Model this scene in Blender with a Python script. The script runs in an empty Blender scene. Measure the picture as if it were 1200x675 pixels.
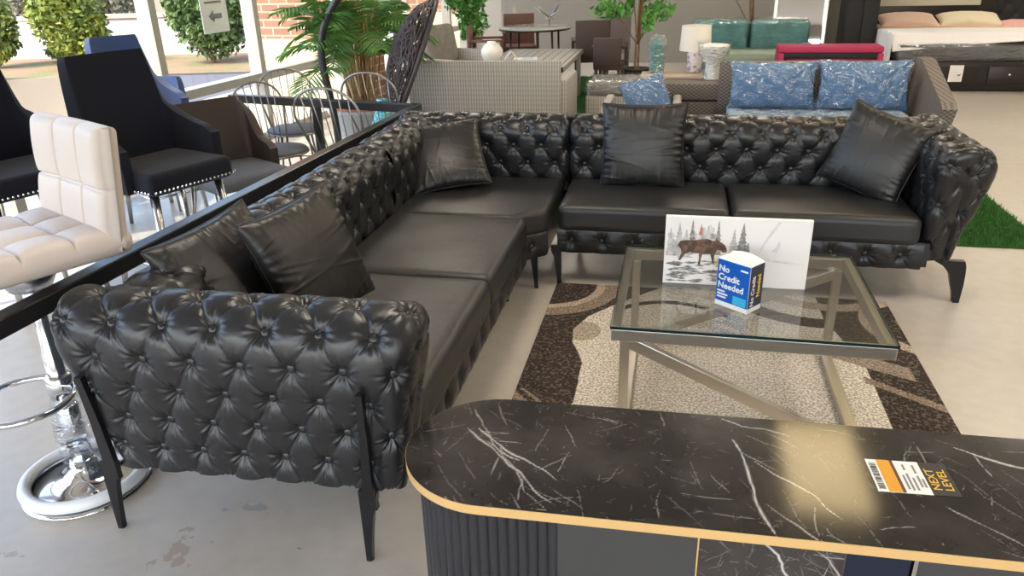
import bpy, bmesh, math, random
import numpy as np
from mathutils import Vector, Matrix
random.seed(7); rng = np.random.default_rng(7)
PI = math.pi
sc = bpy.context.scene
COL = sc.collection

# ------------------------------------------------------------------ helpers
def link(name, verts, faces, mat, parent=None, smooth=True, loc=None, rot=None):
    me = bpy.data.meshes.new(name)
    me.from_pydata([tuple(map(float, v)) for v in verts], [], [tuple(int(i) for i in f) for f in faces])
    me.update()
    if smooth:
        me.polygons.foreach_set('use_smooth', [True] * len(me.polygons))
    if mat is not None:
        me.materials.append(mat)
    o = bpy.data.objects.new(name, me)
    COL.objects.link(o)
    if parent is not None: o.parent = parent
    if loc is not None: o.location = loc
    if rot is not None: o.rotation_euler = rot
    return o

def tag(o, label, cat, group=None, kind=None):
    o['label'] = label; o['category'] = cat
    if group: o['group'] = group
    if kind: o['kind'] = kind
    return o

def thing(name, label, cat, loc=(0, 0, 0), rz=0, group=None):
    o = bpy.data.objects.new(name, None)
    COL.objects.link(o); o.location = loc; o.rotation_euler = (0, 0, rz)
    o.empty_display_size = 0.1
    return tag(o, label, cat, group)

def dup(root, loc, rz, label, group=None):
    r = root.copy(); COL.objects.link(r); r.location = loc; r.rotation_euler = (0, 0, rz)
    r['label'] = label
    if group: r['group'] = group
    for ch in list(root.children):
        c = ch.copy(); COL.objects.link(c); c.parent = r
        for g in list(ch.children):
            d = g.copy(); COL.objects.link(d); d.parent = c
    return r

class MB:
    def __init__(s): s.v = []; s.f = []
    def add(s, v, f):
        b = len(s.v); s.v += [tuple(p) for p in v]; s.f += [tuple(b + i for i in q) for q in f]; return s
    def box(s, c, d, rz=0, bev=0.0, seg=2, tilt=None):
        bm = bmesh.new(); bmesh.ops.create_cube(bm, size=1)
        bmesh.ops.scale(bm, vec=d, verts=bm.verts)
        if bev > 0:
            bmesh.ops.bevel(bm, geom=bm.edges[:], offset=min(bev, min(d) * .49), segments=seg, affect='EDGES', profile=.5)
        M = Matrix.Translation(c) @ Matrix.Rotation(rz, 4, 'Z')
        if tilt: M = M @ Matrix.Rotation(tilt[1], 4, tilt[0])
        bmesh.ops.transform(bm, matrix=M, verts=bm.verts)
        bm.verts.index_update()
        s.add([v.co[:] for v in bm.verts], [[v.index for v in f.verts] for f in bm.faces]); bm.free(); return s
    def tube(s, pts, r, n=8, closed=False, caps=True):
        pts = [Vector(p) for p in pts]; N = len(pts)
        rs = r if hasattr(r, '__len__') else [r] * N
        rings = []; up = None
        for i, p in enumerate(pts):
            a = pts[(i - 1) % N] if (closed or i > 0) else p
            b = pts[(i + 1) % N] if (closed or i < N - 1) else p
            t = (b - a).normalized()
            if up is None:
                up = Vector((0, 0, 1)) if abs(t.z) < .9 else Vector((1, 0, 0))
            x = t.cross(up)
            if x.length < 1e-5: x = t.cross(Vector((0, 1, 0)))
            x.normalize(); y = x.cross(t).normalized(); up = y
            rings.append([p + (x * math.cos(2 * PI * k / n) + y * math.sin(2 * PI * k / n)) * rs[i] for k in range(n)])
        v = [q for R in rings for q in R]; f = []
        for i in range(N if closed else N - 1):
            j = (i + 1) % N
            for k in range(n):
                f.append((i * n + k, i * n + (k + 1) % n, j * n + (k + 1) % n, j * n + k))
        if caps and not closed:
            f.append(tuple(range(n))[::-1]); f.append(tuple((N - 1) * n + k for k in range(n)))
        return s.add(v, f)
    def lathe(s, prof, c=(0, 0, 0), n=32, cap=True):
        v = []; f = []
        for (r, z) in prof:
            for k in range(n):
                a = 2 * PI * k / n; v.append((c[0] + r * math.cos(a), c[1] + r * math.sin(a), c[2] + z))
        for i in range(len(prof) - 1):
            for k in range(n):
                f.append((i * n + k, i * n + (k + 1) % n, (i + 1) * n + (k + 1) % n, (i + 1) * n + k))
        if cap:
            f.append(tuple(range(n))[::-1]); f.append(tuple((len(prof) - 1) * n + k for k in range(n)))
        return s.add(v, f)
    def prism(s, poly, z0, z1):
        n = len(poly); v = [(x, y, z0) for x, y in poly] + [(x, y, z1) for x, y in poly]
        f = [tuple(range(n))[::-1], tuple(range(n, 2 * n))]
        for k in range(n): f.append((k, (k + 1) % n, n + (k + 1) % n, n + k))
        return s.add(v, f)
    def build(s, name, mat, parent=None, smooth=False, loc=None, rot=None, auto=None):
        o = link(name, s.v, s.f, mat, parent, smooth, loc, rot)
        if auto: shade_auto(o, auto)
        return o

def shade_auto(o, ang=35):
    me = o.data
    me.polygons.foreach_set('use_smooth', [True] * len(me.polygons))
    bm = bmesh.new(); bm.from_mesh(me)
    for e in bm.edges:
        if len(e.link_faces) == 2 and e.calc_face_angle(0) > math.radians(ang): e.smooth = False
    bm.to_mesh(me); bm.free()

def grid_faces(n, m, wrap=False):
    i, j = np.meshgrid(np.arange(n - 1), np.arange(m if wrap else m - 1), indexing='ij')
    j2 = (j + 1) % m
    a = i * m + j; b = (i + 1) * m + j; c = (i + 1) * m + j2; d = i * m + j2
    return np.stack([a, b, c, d], -1).reshape(-1, 4)

def grid_obj(name, P, mat, parent=None, flip=False, wrap=False, smooth=True, loc=None, rot=None):
    n, m = P.shape[:2]
    F = grid_faces(n, m, wrap)
    if flip: F = F[:, ::-1]
    me = bpy.data.meshes.new(name)
    me.vertices.add(n * m); me.vertices.foreach_set('co', P.reshape(-1).astype(np.float32))
    me.loops.add(F.size); me.loops.foreach_set('vertex_index', F.reshape(-1).astype(np.int32))
    me.polygons.add(len(F)); me.polygons.foreach_set('loop_start', np.arange(0, F.size, 4, dtype=np.int32))
    me.update(calc_edges=True)
    me.polygons.foreach_set('use_smooth', np.ones(len(F), dtype=bool)) if smooth else None
    me.materials.append(mat)
    o = bpy.data.objects.new(name, me); COL.objects.link(o)
    if parent is not None: o.parent = parent
    if loc is not None: o.location = loc
    if rot is not None: o.rotation_euler = rot
    return o

def set_color(o, name, vals):
    a = o.data.color_attributes.new(name, 'FLOAT_COLOR', 'POINT')
    c = np.ones((len(vals), 4), np.float32); c[:, :3] = vals.reshape(len(vals), -1) if vals.ndim > 1 else vals[:, None]
    a.data.foreach_set('color', c.reshape(-1))

# ------------------------------------------------------------------ materials
def mat(name, col, rough=.5, metal=0., spec=.5, bump=None, noise=None, coat=0., emis=None, sheen=0., alpha=None):
    m = bpy.data.materials.new(name); m.use_nodes = True
    nt = m.node_tree; b = nt.nodes['Principled BSDF']
    b.inputs['Base Color'].default_value = (*col, 1); b.inputs['Roughness'].default_value = rough
    b.inputs['Metallic'].default_value = metal; b.inputs['Specular IOR Level'].default_value = spec
    b.inputs['Coat Weight'].default_value = coat
    b.inputs['Sheen Weight'].default_value = sheen
    if emis: b.inputs['Emission Color'].default_value = (*emis[0], 1); b.inputs['Emission Strength'].default_value = emis[1]
    tc = nt.nodes.new('ShaderNodeTexCoord')
    if noise:   # (scale, colour2, lo, hi)
        n = nt.nodes.new('ShaderNodeTexNoise'); n.inputs['Scale'].default_value = noise[0]; n.inputs['Detail'].default_value = 6
        r = nt.nodes.new('ShaderNodeValToRGB'); r.color_ramp.elements[0].position = noise[2]; r.color_ramp.elements[1].position = noise[3]
        r.color_ramp.elements[0].color = (*col, 1); r.color_ramp.elements[1].color = (*noise[1], 1)
        nt.links.new(tc.outputs['Object'], n.inputs['Vector']); nt.links.new(n.outputs['Fac'], r.inputs['Fac']); nt.links.new(r.outputs['Color'], b.inputs['Base Color'])
    if bump:    # (scale, strength, distance)
        n = nt.nodes.new('ShaderNodeTexNoise'); n.inputs['Scale'].default_value = bump[0]; n.inputs['Detail'].default_value = 4
        bp = nt.nodes.new('ShaderNodeBump'); bp.inputs['Strength'].default_value = bump[1]; bp.inputs['Distance'].default_value = bump[2]
        nt.links.new(tc.outputs['Object'], n.inputs['Vector']); nt.links.new(n.outputs['Fac'], bp.inputs['Height']); nt.links.new(bp.outputs['Normal'], b.inputs['Normal'])
    return m

def N(m, t, **k):
    n = m.node_tree.nodes.new(t)
    for a, v in k.items(): setattr(n, a, v)
    return n

def glass_mat(name, tint=(1, 1, 1), ior=1.5, rough=0.0, bump=None, add=0.0):
    """thin clear sheet: straight-through light plus fresnel reflection"""
    m = bpy.data.materials.new(name); m.use_nodes = True; nt = m.node_tree; nt.nodes.clear()
    o = nt.nodes.new('ShaderNodeOutputMaterial'); t = nt.nodes.new('ShaderNodeBsdfTransparent'); g = nt.nodes.new('ShaderNodeBsdfGlossy')
    t.inputs['Color'].default_value = (*tint, 1); g.inputs['Roughness'].default_value = rough
    mx = nt.nodes.new('ShaderNodeMixShader'); fr = nt.nodes.new('ShaderNodeFresnel'); fr.inputs['IOR'].default_value = ior
    ad = nt.nodes.new('ShaderNodeMath'); ad.operation = 'ADD'; ad.inputs[1].default_value = add; ad.use_clamp = True
    nt.links.new(fr.outputs[0], ad.inputs[0])
    ge = nt.nodes.new('ShaderNodeNewGeometry'); iv = nt.nodes.new('ShaderNodeMath'); iv.operation = 'SUBTRACT'; iv.inputs[0].default_value = 1; nt.links.new(ge.outputs['Backfacing'], iv.inputs[1])
    mm_ = nt.nodes.new('ShaderNodeMath'); mm_.operation = 'MULTIPLY'; nt.links.new(ad.outputs[0], mm_.inputs[0]); nt.links.new(iv.outputs[0], mm_.inputs[1]); nt.links.new(mm_.outputs[0], mx.inputs[0])
    nt.links.new(t.outputs[0], mx.inputs[1]); nt.links.new(g.outputs[0], mx.inputs[2]); nt.links.new(mx.outputs[0], o.inputs[0])
    if bump:
        tc = nt.nodes.new('ShaderNodeTexCoord'); mp = nt.nodes.new('ShaderNodeMapping'); mp.inputs['Scale'].default_value = (1, 1, 2.2)
        mp.inputs['Rotation'].default_value = (.4, .3, .5)
        n = nt.nodes.new('ShaderNodeTexNoise'); n.inputs['Scale'].default_value = bump[0]; n.inputs['Detail'].default_value = 3; n.inputs['Distortion'].default_value = 1.2
        bp = nt.nodes.new('ShaderNodeBump'); bp.inputs['Strength'].default_value = bump[1]; bp.inputs['Distance'].default_value = bump[2]
        nt.links.new(tc.outputs['Object'], mp.inputs['Vector']); nt.links.new(mp.outputs[0], n.inputs['Vector']); nt.links.new(n.outputs['Fac'], bp.inputs['Height'])
        nt.links.new(bp.outputs['Normal'], g.inputs['Normal']); nt.links.new(bp.outputs['Normal'], fr.inputs['Normal'])
    return m

def wicker_mat(name, c1, c2, su=60, sv=60, mode='weave', rough=.55):
    m = mat(name, c1, rough); nt = m.node_tree; b = nt.nodes['Principled BSDF']
    tc = N(m, 'ShaderNodeTexCoord'); sep = N(m, 'ShaderNodeSeparateXYZ'); nt.links.new(tc.outputs['Object'], sep.inputs[0])
    def sine(out, scale, phase=0):
        a = N(m, 'ShaderNodeMath', operation='MULTIPLY'); a.inputs[1].default_value = scale; nt.links.new(out, a.inputs[0])
        s = N(m, 'ShaderNodeMath', operation='SINE'); nt.links.new(a.outputs[0], s.inputs[0]); return s.outputs[0]
    xy = N(m, 'ShaderNodeMath', operation='ADD'); nt.links.new(sep.outputs[0], xy.inputs[0]); nt.links.new(sep.outputs[1], xy.inputs[1])
    s1 = sine(xy.outputs[0], su); s2 = sine(sep.outputs[2], sv)
    if mode == 'weave':
        mu = N(m, 'ShaderNodeMath', operation='MULTIPLY'); nt.links.new(s1, mu.inputs[0]); nt.links.new(s2, mu.inputs[1]); hgt = mu.outputs[0]
    else:
        mu = N(m, 'ShaderNodeMath', operation='MULTIPLY'); mu.inputs[1].default_value = .25; nt.links.new(s2, mu.inputs[0])
        ad = N(m, 'ShaderNodeMath', operation='ADD'); nt.links.new(s1, ad.inputs[0]); nt.links.new(mu.outputs[0], ad.inputs[1]); hgt = ad.outputs[0]
    mr = N(m, 'ShaderNodeMapRange'); mr.inputs[1].default_value = -1; nt.links.new(hgt, mr.inputs[0])
    mx = N(m, 'ShaderNodeMix', data_type='RGBA'); mx.inputs[6].default_value = (*c1, 1); mx.inputs[7].default_value = (*c2, 1)
    nt.links.new(mr.outputs[0], mx.inputs[0]); nt.links.new(mx.outputs[2], b.inputs['Base Color'])
    bp = N(m, 'ShaderNodeBump'); bp.inputs['Strength'].default_value = .6; bp.inputs['Distance'].default_value = .004
    nt.links.new(mr.outputs[0], bp.inputs['Height']); nt.links.new(bp.outputs[0], b.inputs['Normal'])
    return m

def leather(name, col, rough):
    m = mat(name, col, rough, spec=.55); nt = m.node_tree; b = nt.nodes['Principled BSDF']
    tc = N(m, 'ShaderNodeTexCoord')
    v = N(m, 'ShaderNodeTexVoronoi'); v.inputs['Scale'].default_value = 420
    n = N(m, 'ShaderNodeTexNoise'); n.inputs['Scale'].default_value = 16; n.inputs['Detail'].default_value = 5
    ad = N(m, 'ShaderNodeMath', operation='MULTIPLY_ADD'); ad.inputs[1].default_value = .06
    bp = N(m, 'ShaderNodeBump'); bp.inputs['Strength'].default_value = .35; bp.inputs['Distance'].default_value = .006
    nt.links.new(tc.outputs['Object'], v.inputs['Vector']); nt.links.new(tc.outputs['Object'], n.inputs['Vector'])
    nt.links.new(v.outputs['Distance'], ad.inputs[0]); nt.links.new(n.outputs['Fac'], ad.inputs[2])
    nt.links.new(ad.outputs[0], bp.inputs['Height']); nt.links.new(bp.outputs[0], b.inputs['Normal'])
    return m

M = {}
M['leather'] = leather('black_leather', (.012, .0125, .0145), .33)
M['seat_leather'] = leather('seat_leather', (.018, .018, .019), .42)
M['pillow_leather'] = leather('pillow_leather', (.013, .0122, .0122), .40)
M['button'] = mat('button_leather', (.02, .02, .022), .25)
M['black_metal'] = mat('black_metal', (.012, .012, .014), .28, .3)
M['rail_metal'] = mat('rail_metal', (.02, .02, .022), .3, .2)
M['chrome'] = mat('chrome', (.8, .8, .82), .08, 1)
M['steel'] = mat('brushed_steel', (.74, .69, .61), .34, 1, bump=(90, .06, .001))
M['silver'] = mat('silver_metal', (.55, .56, .58), .25, 1)
M['gold_edge'] = mat('gold_edge', (.72, .47, .2), .35, .25)
M['white_leather'] = mat('white_leather', (.62, .55, .51), .42, bump=(60, .1, .002))
M['navy_velvet'] = mat('navy_velvet', (.004, .005, .012), .8, spec=.2, sheen=.12)
M['blue_velvet'] = mat('blue_velvet', (.012, .045, .16), .7, sheen=.6)
M['brown_leather'] = mat('dark_brown_leather', (.035, .022, .018), .5)
M['cream_fabric'] = mat('cream_fabric', (.55, .49, .42), .8)
M['grey_seat'] = mat('grey_seat', (.10, .11, .13), .6)
M['wire'] = mat('wire_metal', (.30, .28, .27), .35, .8)
M['alu'] = mat('window_aluminium', (.44, .42, .37), .4, .2)
M['glass'] = glass_mat('window_glass', (.97, .98, .98), 1.45)
M['table_glass'] = glass_mat('table_glass', (.77, .79, .79), 1.55, 0, add=.06)
M['plastic'] = glass_mat('clear_plastic_wrap', (.93, .95, .97), 1.5, .10, bump=(9, 1., .09), add=.09)
M['foam_plastic'] = mat('white_plastic_wrap', (.80, .82, .84), .25, spec=.6)
M['plaster'] = mat('wall_paint', (.30, .28, .255), .9, bump=(40, .05, .001))
M['ceiling'] = mat('ceiling_paint', (.62, .61, .58), .95)
M['wicker_grey'] = wicker_mat('grey_wicker', (.27, .25, .23), (.52, .49, .45), 260, 150, 'rib')
M['wicker_dark'] = wicker_mat('brown_grey_wicker', (.05, .042, .036), (.24, .20, .17), 150, 220, 'weave')
M['wicker_brown'] = wicker_mat('dark_brown_wicker', (.025, .014, .012), (.075, .042, .036), 200, 200, 'weave')
M['wicker_red'] = wicker_mat('red_brown_wicker', (.12, .055, .04), (.24, .12, .09), 160, 160, 'weave')
M['denim'] = mat('blue_cushion', (.045, .13, .28), .7, noise=(9, (.08, .20, .38), .3, .7))
M['denim_seat'] = mat('pale_blue_seat_cushion', (.26, .34, .42), .8)
M['teal'] = mat('teal_cushion', (.045, .17, .16), .7, noise=(6, (.09, .28, .27), .3, .7))
M['teal_light'] = mat('pale_teal_seat', (.26, .33, .25), .7)
M['magenta'] = mat('magenta_fabric', (.42, .025, .095), .65)
M['grey_cushion'] = mat('grey_cushion', (.20, .185, .165), .85, noise=(14, (.27, .25, .23), .35, .7))
M['wood_dark'] = mat('espresso_wood', (.016, .010, .009), .35)
M['wood_top'] = mat('light_wood_top', (.48, .38, .29), .4)
M['white_cer'] = mat('white_ceramic', (.82, .78, .72), .35)
M['shade'] = mat('lamp_shade_fabric', (.80, .76, .68), .8)
M['sheet'] = mat('white_sheet', (.85, .83, .82), .8, bump=(12, .4, .02))
M['mattress'] = mat('peach_mattress', (.70, .47, .33), .8, bump=(30, .3, .01))
M['pillow_pink'] = mat('beige_pillow', (.66, .47, .38), .8)
M['pillow_yel'] = mat('cream_pillow', (.68, .60, .44), .8)
M['dark_mattress'] = mat('grey_mattress', (.10, .095, .095), .5)
M['paper'] = mat('white_paper', (.85, .84, .82), .6)
M['canvas'] = mat('canvas_print', (.86, .83, .81), .55)
M['blue_card'] = mat('blue_card', (.006, .10, .46), .3)
M['card_side'] = mat('navy_card_side', (.012, .02, .05), .35)
M['cyan_card'] = mat('cyan_card', (.05, .45, .72), .35)
M['yellow_ink'] = mat('yellow_ink', (.85, .62, .05), .5)
M['black_ink'] = mat('black_ink', (.02, .02, .02), .5)
M['grey_ink'] = mat('grey_ink', (.22, .22, .24), .6)
M['orange_ink'] = mat('orange_ink', (.72, .33, .02), .4)
M['gold_ink'] = mat('gold_ink', (.80, .50, .08), .4)
M['terracotta'] = mat('wood_chip_soil', (.45, .17, .06), .9, bump=(60, .8, .02))
M['pot_grey'] = mat('pale_grey_pot', (.42, .45, .48), .6)
M['bark'] = mat('bark', (.20, .12, .06), .8, noise=(20, (.32, .20, .10), .3, .7))
M['turquoise'] = mat('turquoise_glaze', (.03, .42, .50), .25, noise=(45, (.5, .8, .85), .5, .62))
M['black_panel'] = mat('black_partition', (.010, .010, .013), .6)
M['marble_body'] = mat('charcoal_panel', (.045, .046, .047), .42)
M['flute'] = mat('fluted_charcoal', (.022, .023, .028), .3)
M['lampbase'] = mat('floral_ceramic', (.75, .70, .70), .3, noise=(28, (.40, .28, .42), .5, .6))
def leafmat(name, c, c2):
    m = mat(name, c, .55, noise=(3, c2, .35, .65)); m.node_tree.nodes['Principled BSDF'].inputs['Transmission Weight'].default_value = 0
    return m
M['leaf_palm'] = leafmat('palm_leaf', (.05, .17, .03), (.17, .33, .07))
M['leaf_ficus'] = leafmat('ficus_leaf', (.06, .26, .04), (.16, .42, .08))
M['leaf_yellow'] = leafmat('yellow_green_leaf', (.11, .16, .02), (.26, .28, .035))
M['leaf_green'] = leafmat('green_leaf', (.045, .095, .02), (.11, .17, .04))
M['leaf_brown'] = leafmat('brown_green_leaf', (.10, .10, .06), (.22, .20, .14))

# floor: pale sealed concrete with worn patches
def floor_mat():
    m = mat('sealed_concrete', (.58, .57, .55), .3, spec=.45); nt = m.node_tree; b = nt.nodes['Principled BSDF']
    tc = N(m, 'ShaderNodeTexCoord')
    n1 = N(m, 'ShaderNodeTexNoise'); n1.inputs['Scale'].default_value = .9; n1.inputs['Detail'].default_value = 8; n1.inputs['Roughness'].default_value = .6
    r1 = N(m, 'ShaderNodeValToRGB'); r1.color_ramp.elements[0].position = .3; r1.color_ramp.elements[1].position = .7
    r1.color_ramp.elements[0].color = (.49, .44, .375, 1); r1.color_ramp.elements[1].color = (.58, .54, .48, 1)
    n2 = N(m, 'ShaderNodeTexNoise'); n2.inputs['Scale'].default_value = 14; n2.inputs['Detail'].default_value = 6
    r2 = N(m, 'ShaderNodeValToRGB'); r2.color_ramp.elements[0].position = .35; r2.color_ramp.elements[1].position = .6
    r2.color_ramp.elements[0].color = (.93, .93, .93, 1); r2.color_ramp.elements[1].color = (1, 1, 1, 1)
    mu = N(m, 'ShaderNodeMix', data_type='RGBA', blend_type='MULTIPLY'); mu.inputs[0].default_value = 1
    for a in (n1, n2): nt.links.new(tc.outputs['Object'], a.inputs['Vector'])
    nt.links.new(n1.outputs['Fac'], r1.inputs[0]); nt.links.new(n2.outputs['Fac'], r2.inputs[0])
    nt.links.new(r1.outputs[0], mu.inputs[6]); nt.links.new(r2.outputs[0], mu.inputs[7])
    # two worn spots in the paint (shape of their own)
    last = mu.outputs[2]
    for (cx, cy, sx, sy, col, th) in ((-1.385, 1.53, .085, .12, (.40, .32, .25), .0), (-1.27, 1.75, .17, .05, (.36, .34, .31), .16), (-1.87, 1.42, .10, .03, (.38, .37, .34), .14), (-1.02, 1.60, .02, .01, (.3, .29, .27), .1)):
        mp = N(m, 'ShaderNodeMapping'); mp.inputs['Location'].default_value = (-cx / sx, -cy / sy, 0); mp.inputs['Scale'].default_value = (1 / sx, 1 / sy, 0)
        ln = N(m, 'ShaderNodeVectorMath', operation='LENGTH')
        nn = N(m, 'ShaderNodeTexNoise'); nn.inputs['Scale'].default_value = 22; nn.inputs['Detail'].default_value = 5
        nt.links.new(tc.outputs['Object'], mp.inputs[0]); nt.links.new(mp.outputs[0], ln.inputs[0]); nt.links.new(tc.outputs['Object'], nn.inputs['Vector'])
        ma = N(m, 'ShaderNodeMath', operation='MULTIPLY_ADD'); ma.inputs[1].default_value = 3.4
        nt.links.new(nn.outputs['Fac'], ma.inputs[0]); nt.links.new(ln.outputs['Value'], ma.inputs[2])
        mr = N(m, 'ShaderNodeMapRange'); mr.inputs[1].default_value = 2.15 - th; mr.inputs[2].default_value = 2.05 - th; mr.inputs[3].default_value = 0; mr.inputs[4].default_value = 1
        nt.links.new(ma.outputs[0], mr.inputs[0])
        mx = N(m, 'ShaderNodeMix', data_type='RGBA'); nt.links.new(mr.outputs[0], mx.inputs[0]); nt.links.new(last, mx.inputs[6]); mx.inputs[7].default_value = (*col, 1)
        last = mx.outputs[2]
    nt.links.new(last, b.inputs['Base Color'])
    mr2 = N(m, 'ShaderNodeMapRange'); mr2.inputs[3].default_value = .22; mr2.inputs[4].default_value = .42
    nt.links.new(n1.outputs['Fac'], mr2.inputs[0]); nt.links.new(mr2.outputs[0], b.inputs['Roughness'])
    return m

def struct(name, mb, m, **k):
    o = mb.build(name, m, **k); o['kind'] = 'structure'; return o

# ------------------------------------------------------------------ room shell
WD = Vector((.095, 1, 0)).normalized(); WN = Vector((1, -.095, 0)).normalized()   # window wall: direction / inward normal
W0 = Vector((-4.1 - .095 * 5.9, 0, 0))
def wl(t, n=0, z=0): p = W0 + WD * t + WN * n; return (p.x, p.y, z)
WANG = math.atan2(WD.y, WD.x)
H = 3.2; HEAD = 2.85; YB = 12.8; YF = -4.0; XR = 8.5
def corner_x(y): return W0.x + WD.x / WD.y * y
struct('floor', MB().prism([(corner_x(YF) - .1, YF - .15), (XR, YF - .15), (XR, YB + .1), (corner_x(YB) - .1, YB + .1)], -.1, 0), floor_mat())
struct('ceiling', MB().prism([(corner_x(YF) - .3, YF - .3), (XR + .1, YF - .3), (XR + .1, YB + .2), (corner_x(YB) - .3, YB + .2)], H, H + .1), M['ceiling'])
struct('wall_back', MB().box(((corner_x(YB) + XR) / 2, YB + .1, H / 2), (XR - corner_x(YB) + .3, .2, H)), M['plaster'])
struct('wall_right', MB().box((XR + .1, (YF + YB) / 2, H / 2), (.2, YB - YF + .4, H)), M['plaster'])
mb = MB(); mb.box(((corner_x(YF) + XR) / 2, YF - .1, (HEAD + H) / 2), (XR - corner_x(YF) + .3, .2, H - HEAD)); mb.box((6.4, YF - .1, HEAD / 2), (4.2, .2, HEAD))
struct('wall_front', mb, M['plaster'])
struct('wall_left', MB().box(wl(4.45, -.06, (HEAD + H) / 2), (17.4, .16, H - HEAD), WANG), M['plaster'])
# glazing bays of the left wall (positions along the wall)
mull = [-3.95, -2.2, -.4, 1.0, 2.6, 4.1, 5.66, 7.0, 8.58, 10.2, 11.95, 12.85]
SILL = .6
for i in range(len(mull) - 1):
    a, b = mull[i], mull[i + 1]
    w = thing('window_%d' % (i + 1), 'window bay %d' % (i + 1), 'window', wl(a, 0, 0), WANG)
    del w['label']; del w['category']; w['kind'] = 'structure'
    L = b - a
    f = MB(); f.box((0, 0, HEAD / 2), (.075, .13, HEAD)); f.box((L / 2, 0, .04), (L - .075, .12, .08)); f.box((L / 2, 0, SILL), (L - .075, .13, .075)); f.box((L / 2, 0, HEAD - .04), (L - .075, .12, .08))
    f.build('window_frame', M['alu'], w)
    g = MB(); g.box((.05, 0, HEAD / 2), (.02, .05, HEAD - .2))
    g.build('gasket', M['black_ink'], w)
    p = MB(); p.box((L / 2, 0, (SILL + HEAD) / 2), (L - .06, .008, HEAD - SILL - .1)); p.box((L / 2, 0, SILL / 2), (L - .06, .008, SILL - .1))
    p.build('glass_pane', M['glass'], w)
# interior brick pier between two bays and brick outside
def brick_mat(name, c1, c2, mort, scale=1.):
    m = mat(name, c1, .9); nt = m.node_tree; b = nt.nodes['Principled BSDF']
    tc = N(m, 'ShaderNodeTexCoord'); sp = N(m, 'ShaderNodeSeparateXYZ'); cb = N(m, 'ShaderNodeCombineXYZ'); ad = N(m, 'ShaderNodeMath', operation='ADD')
    nt.links.new(tc.outputs['Object'], sp.inputs[0]); nt.links.new(sp.outputs[0], ad.inputs[0]); nt.links.new(sp.outputs[1], ad.inputs[1])
    nt.links.new(ad.outputs[0], cb.inputs[0]); nt.links.new(sp.outputs[2], cb.inputs[1])
    br = N(m, 'ShaderNodeTexBrick'); br.inputs['Color1'].default_value = (*c1, 1); br.inputs['Color2'].default_value = (*c2, 1); br.inputs['Mortar'].default_value = (*mort, 1)
    br.inputs['Scale'].default_value = scale; br.inputs['Brick Width'].default_value = .24; br.inputs['Row Height'].default_value = .09; br.inputs['Mortar Size'].default_value = .008
    nt.links.new(cb.outputs[0], br.inputs['Vector']); nt.links.new(br.outputs['Color'], b.inputs['Base Color'])
    return m
M['brick'] = brick_mat('tan_brick', (.22, .105, .065), (.28, .14, .085), (.45, .36, .25))
M['stone'] = brick_mat('cream_stone_block', (.52, .45, .29), (.56, .49, .32), (.38, .33, .22)); 
for n_ in M['stone'].node_tree.nodes:
    if n_.type == 'TEX_BRICK': n_.inputs['Brick Width'].default_value = .6; n_.inputs['Row Height'].default_value = .3
struct('trim_1', MB().box(wl(8.95, .12, .0 + H / 2), (.62, .22, H), WANG), M['brick'])

# ------------------------------------------------------------------ outdoors
R_ = Vector((.977, .215, 0)); F_ = Vector((-.215, .977, 0)); OA = math.atan2(.215, .977)
def out(r, f, z=0): p = R_ * r + F_ * f; return (p.x, p.y, z)
def quad(r0, r1, f0, f1, z, m, name):
    o = link(name, [out(r0, f0, z), out(r1, f0, z), out(r1, f1, z), out(r0, f1, z)], [(0, 1, 2, 3)], m); o['kind'] = 'structure'; return o
M['asphalt'] = mat('asphalt', (.10, .096, .112), .9, noise=(30, (.13, .125, .14), .3, .7))
M['lawn'] = mat('dry_lawn', (.16, .16, .055), .95, noise=(1.6, (.26, .155, .09), .38, .55))
M['concrete_walk'] = mat('sidewalk', (.46, .41, .29), .9)
M['white_wall'] = mat('white_masonry', (.78, .74, .72), .9)
M['wall_cap'] = mat('pink_coping', (.60, .42, .36), .9)
quad(-60, 30, -30, 13.9, -.16, M['asphalt'], 'asphalt_ground')
quad(-60, 30, 13.9, 60, -.13, M['lawn'], 'lawn_ground')
o = MB(); o.box(wl(4, -1.3, -.1), (26, 2.3, .1), WANG); struct('sidewalk_ground', o, M['concrete_walk'])
w = thing('garden_wall', 'low white masonry wall with pinkish coping beyond the lawn, outside the windows', 'wall', out(-16, 17.2, -.13), OA)
MB().box((0, 0, .38), (44, .3, .76)).build('masonry', M['white_wall'], w); MB().box((0, 0, .80), (44, .38, .07)).build('coping', M['wall_cap'], w)
# outside brick pier with cream stone base
for k, (t0, lab) in enumerate(((9.3, 'brick pier with cream stone base outside the window, nearest the palm'), (13.9, 'far brick pier with cream stone base outside, behind the small ficus tree'))):
    px = thing('brick_pier', lab, 'pier', wl(t0, -.74, -.1), WANG)
    MB().box((0, 0, .43), (.9, 1.30, .86)).build('stone_base', M['stone'], px)
    MB().box((0, 0, .86 + 1.3), (.84, 1.24, 2.6)).build('brick_shaft', M['brick'], px)

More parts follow.
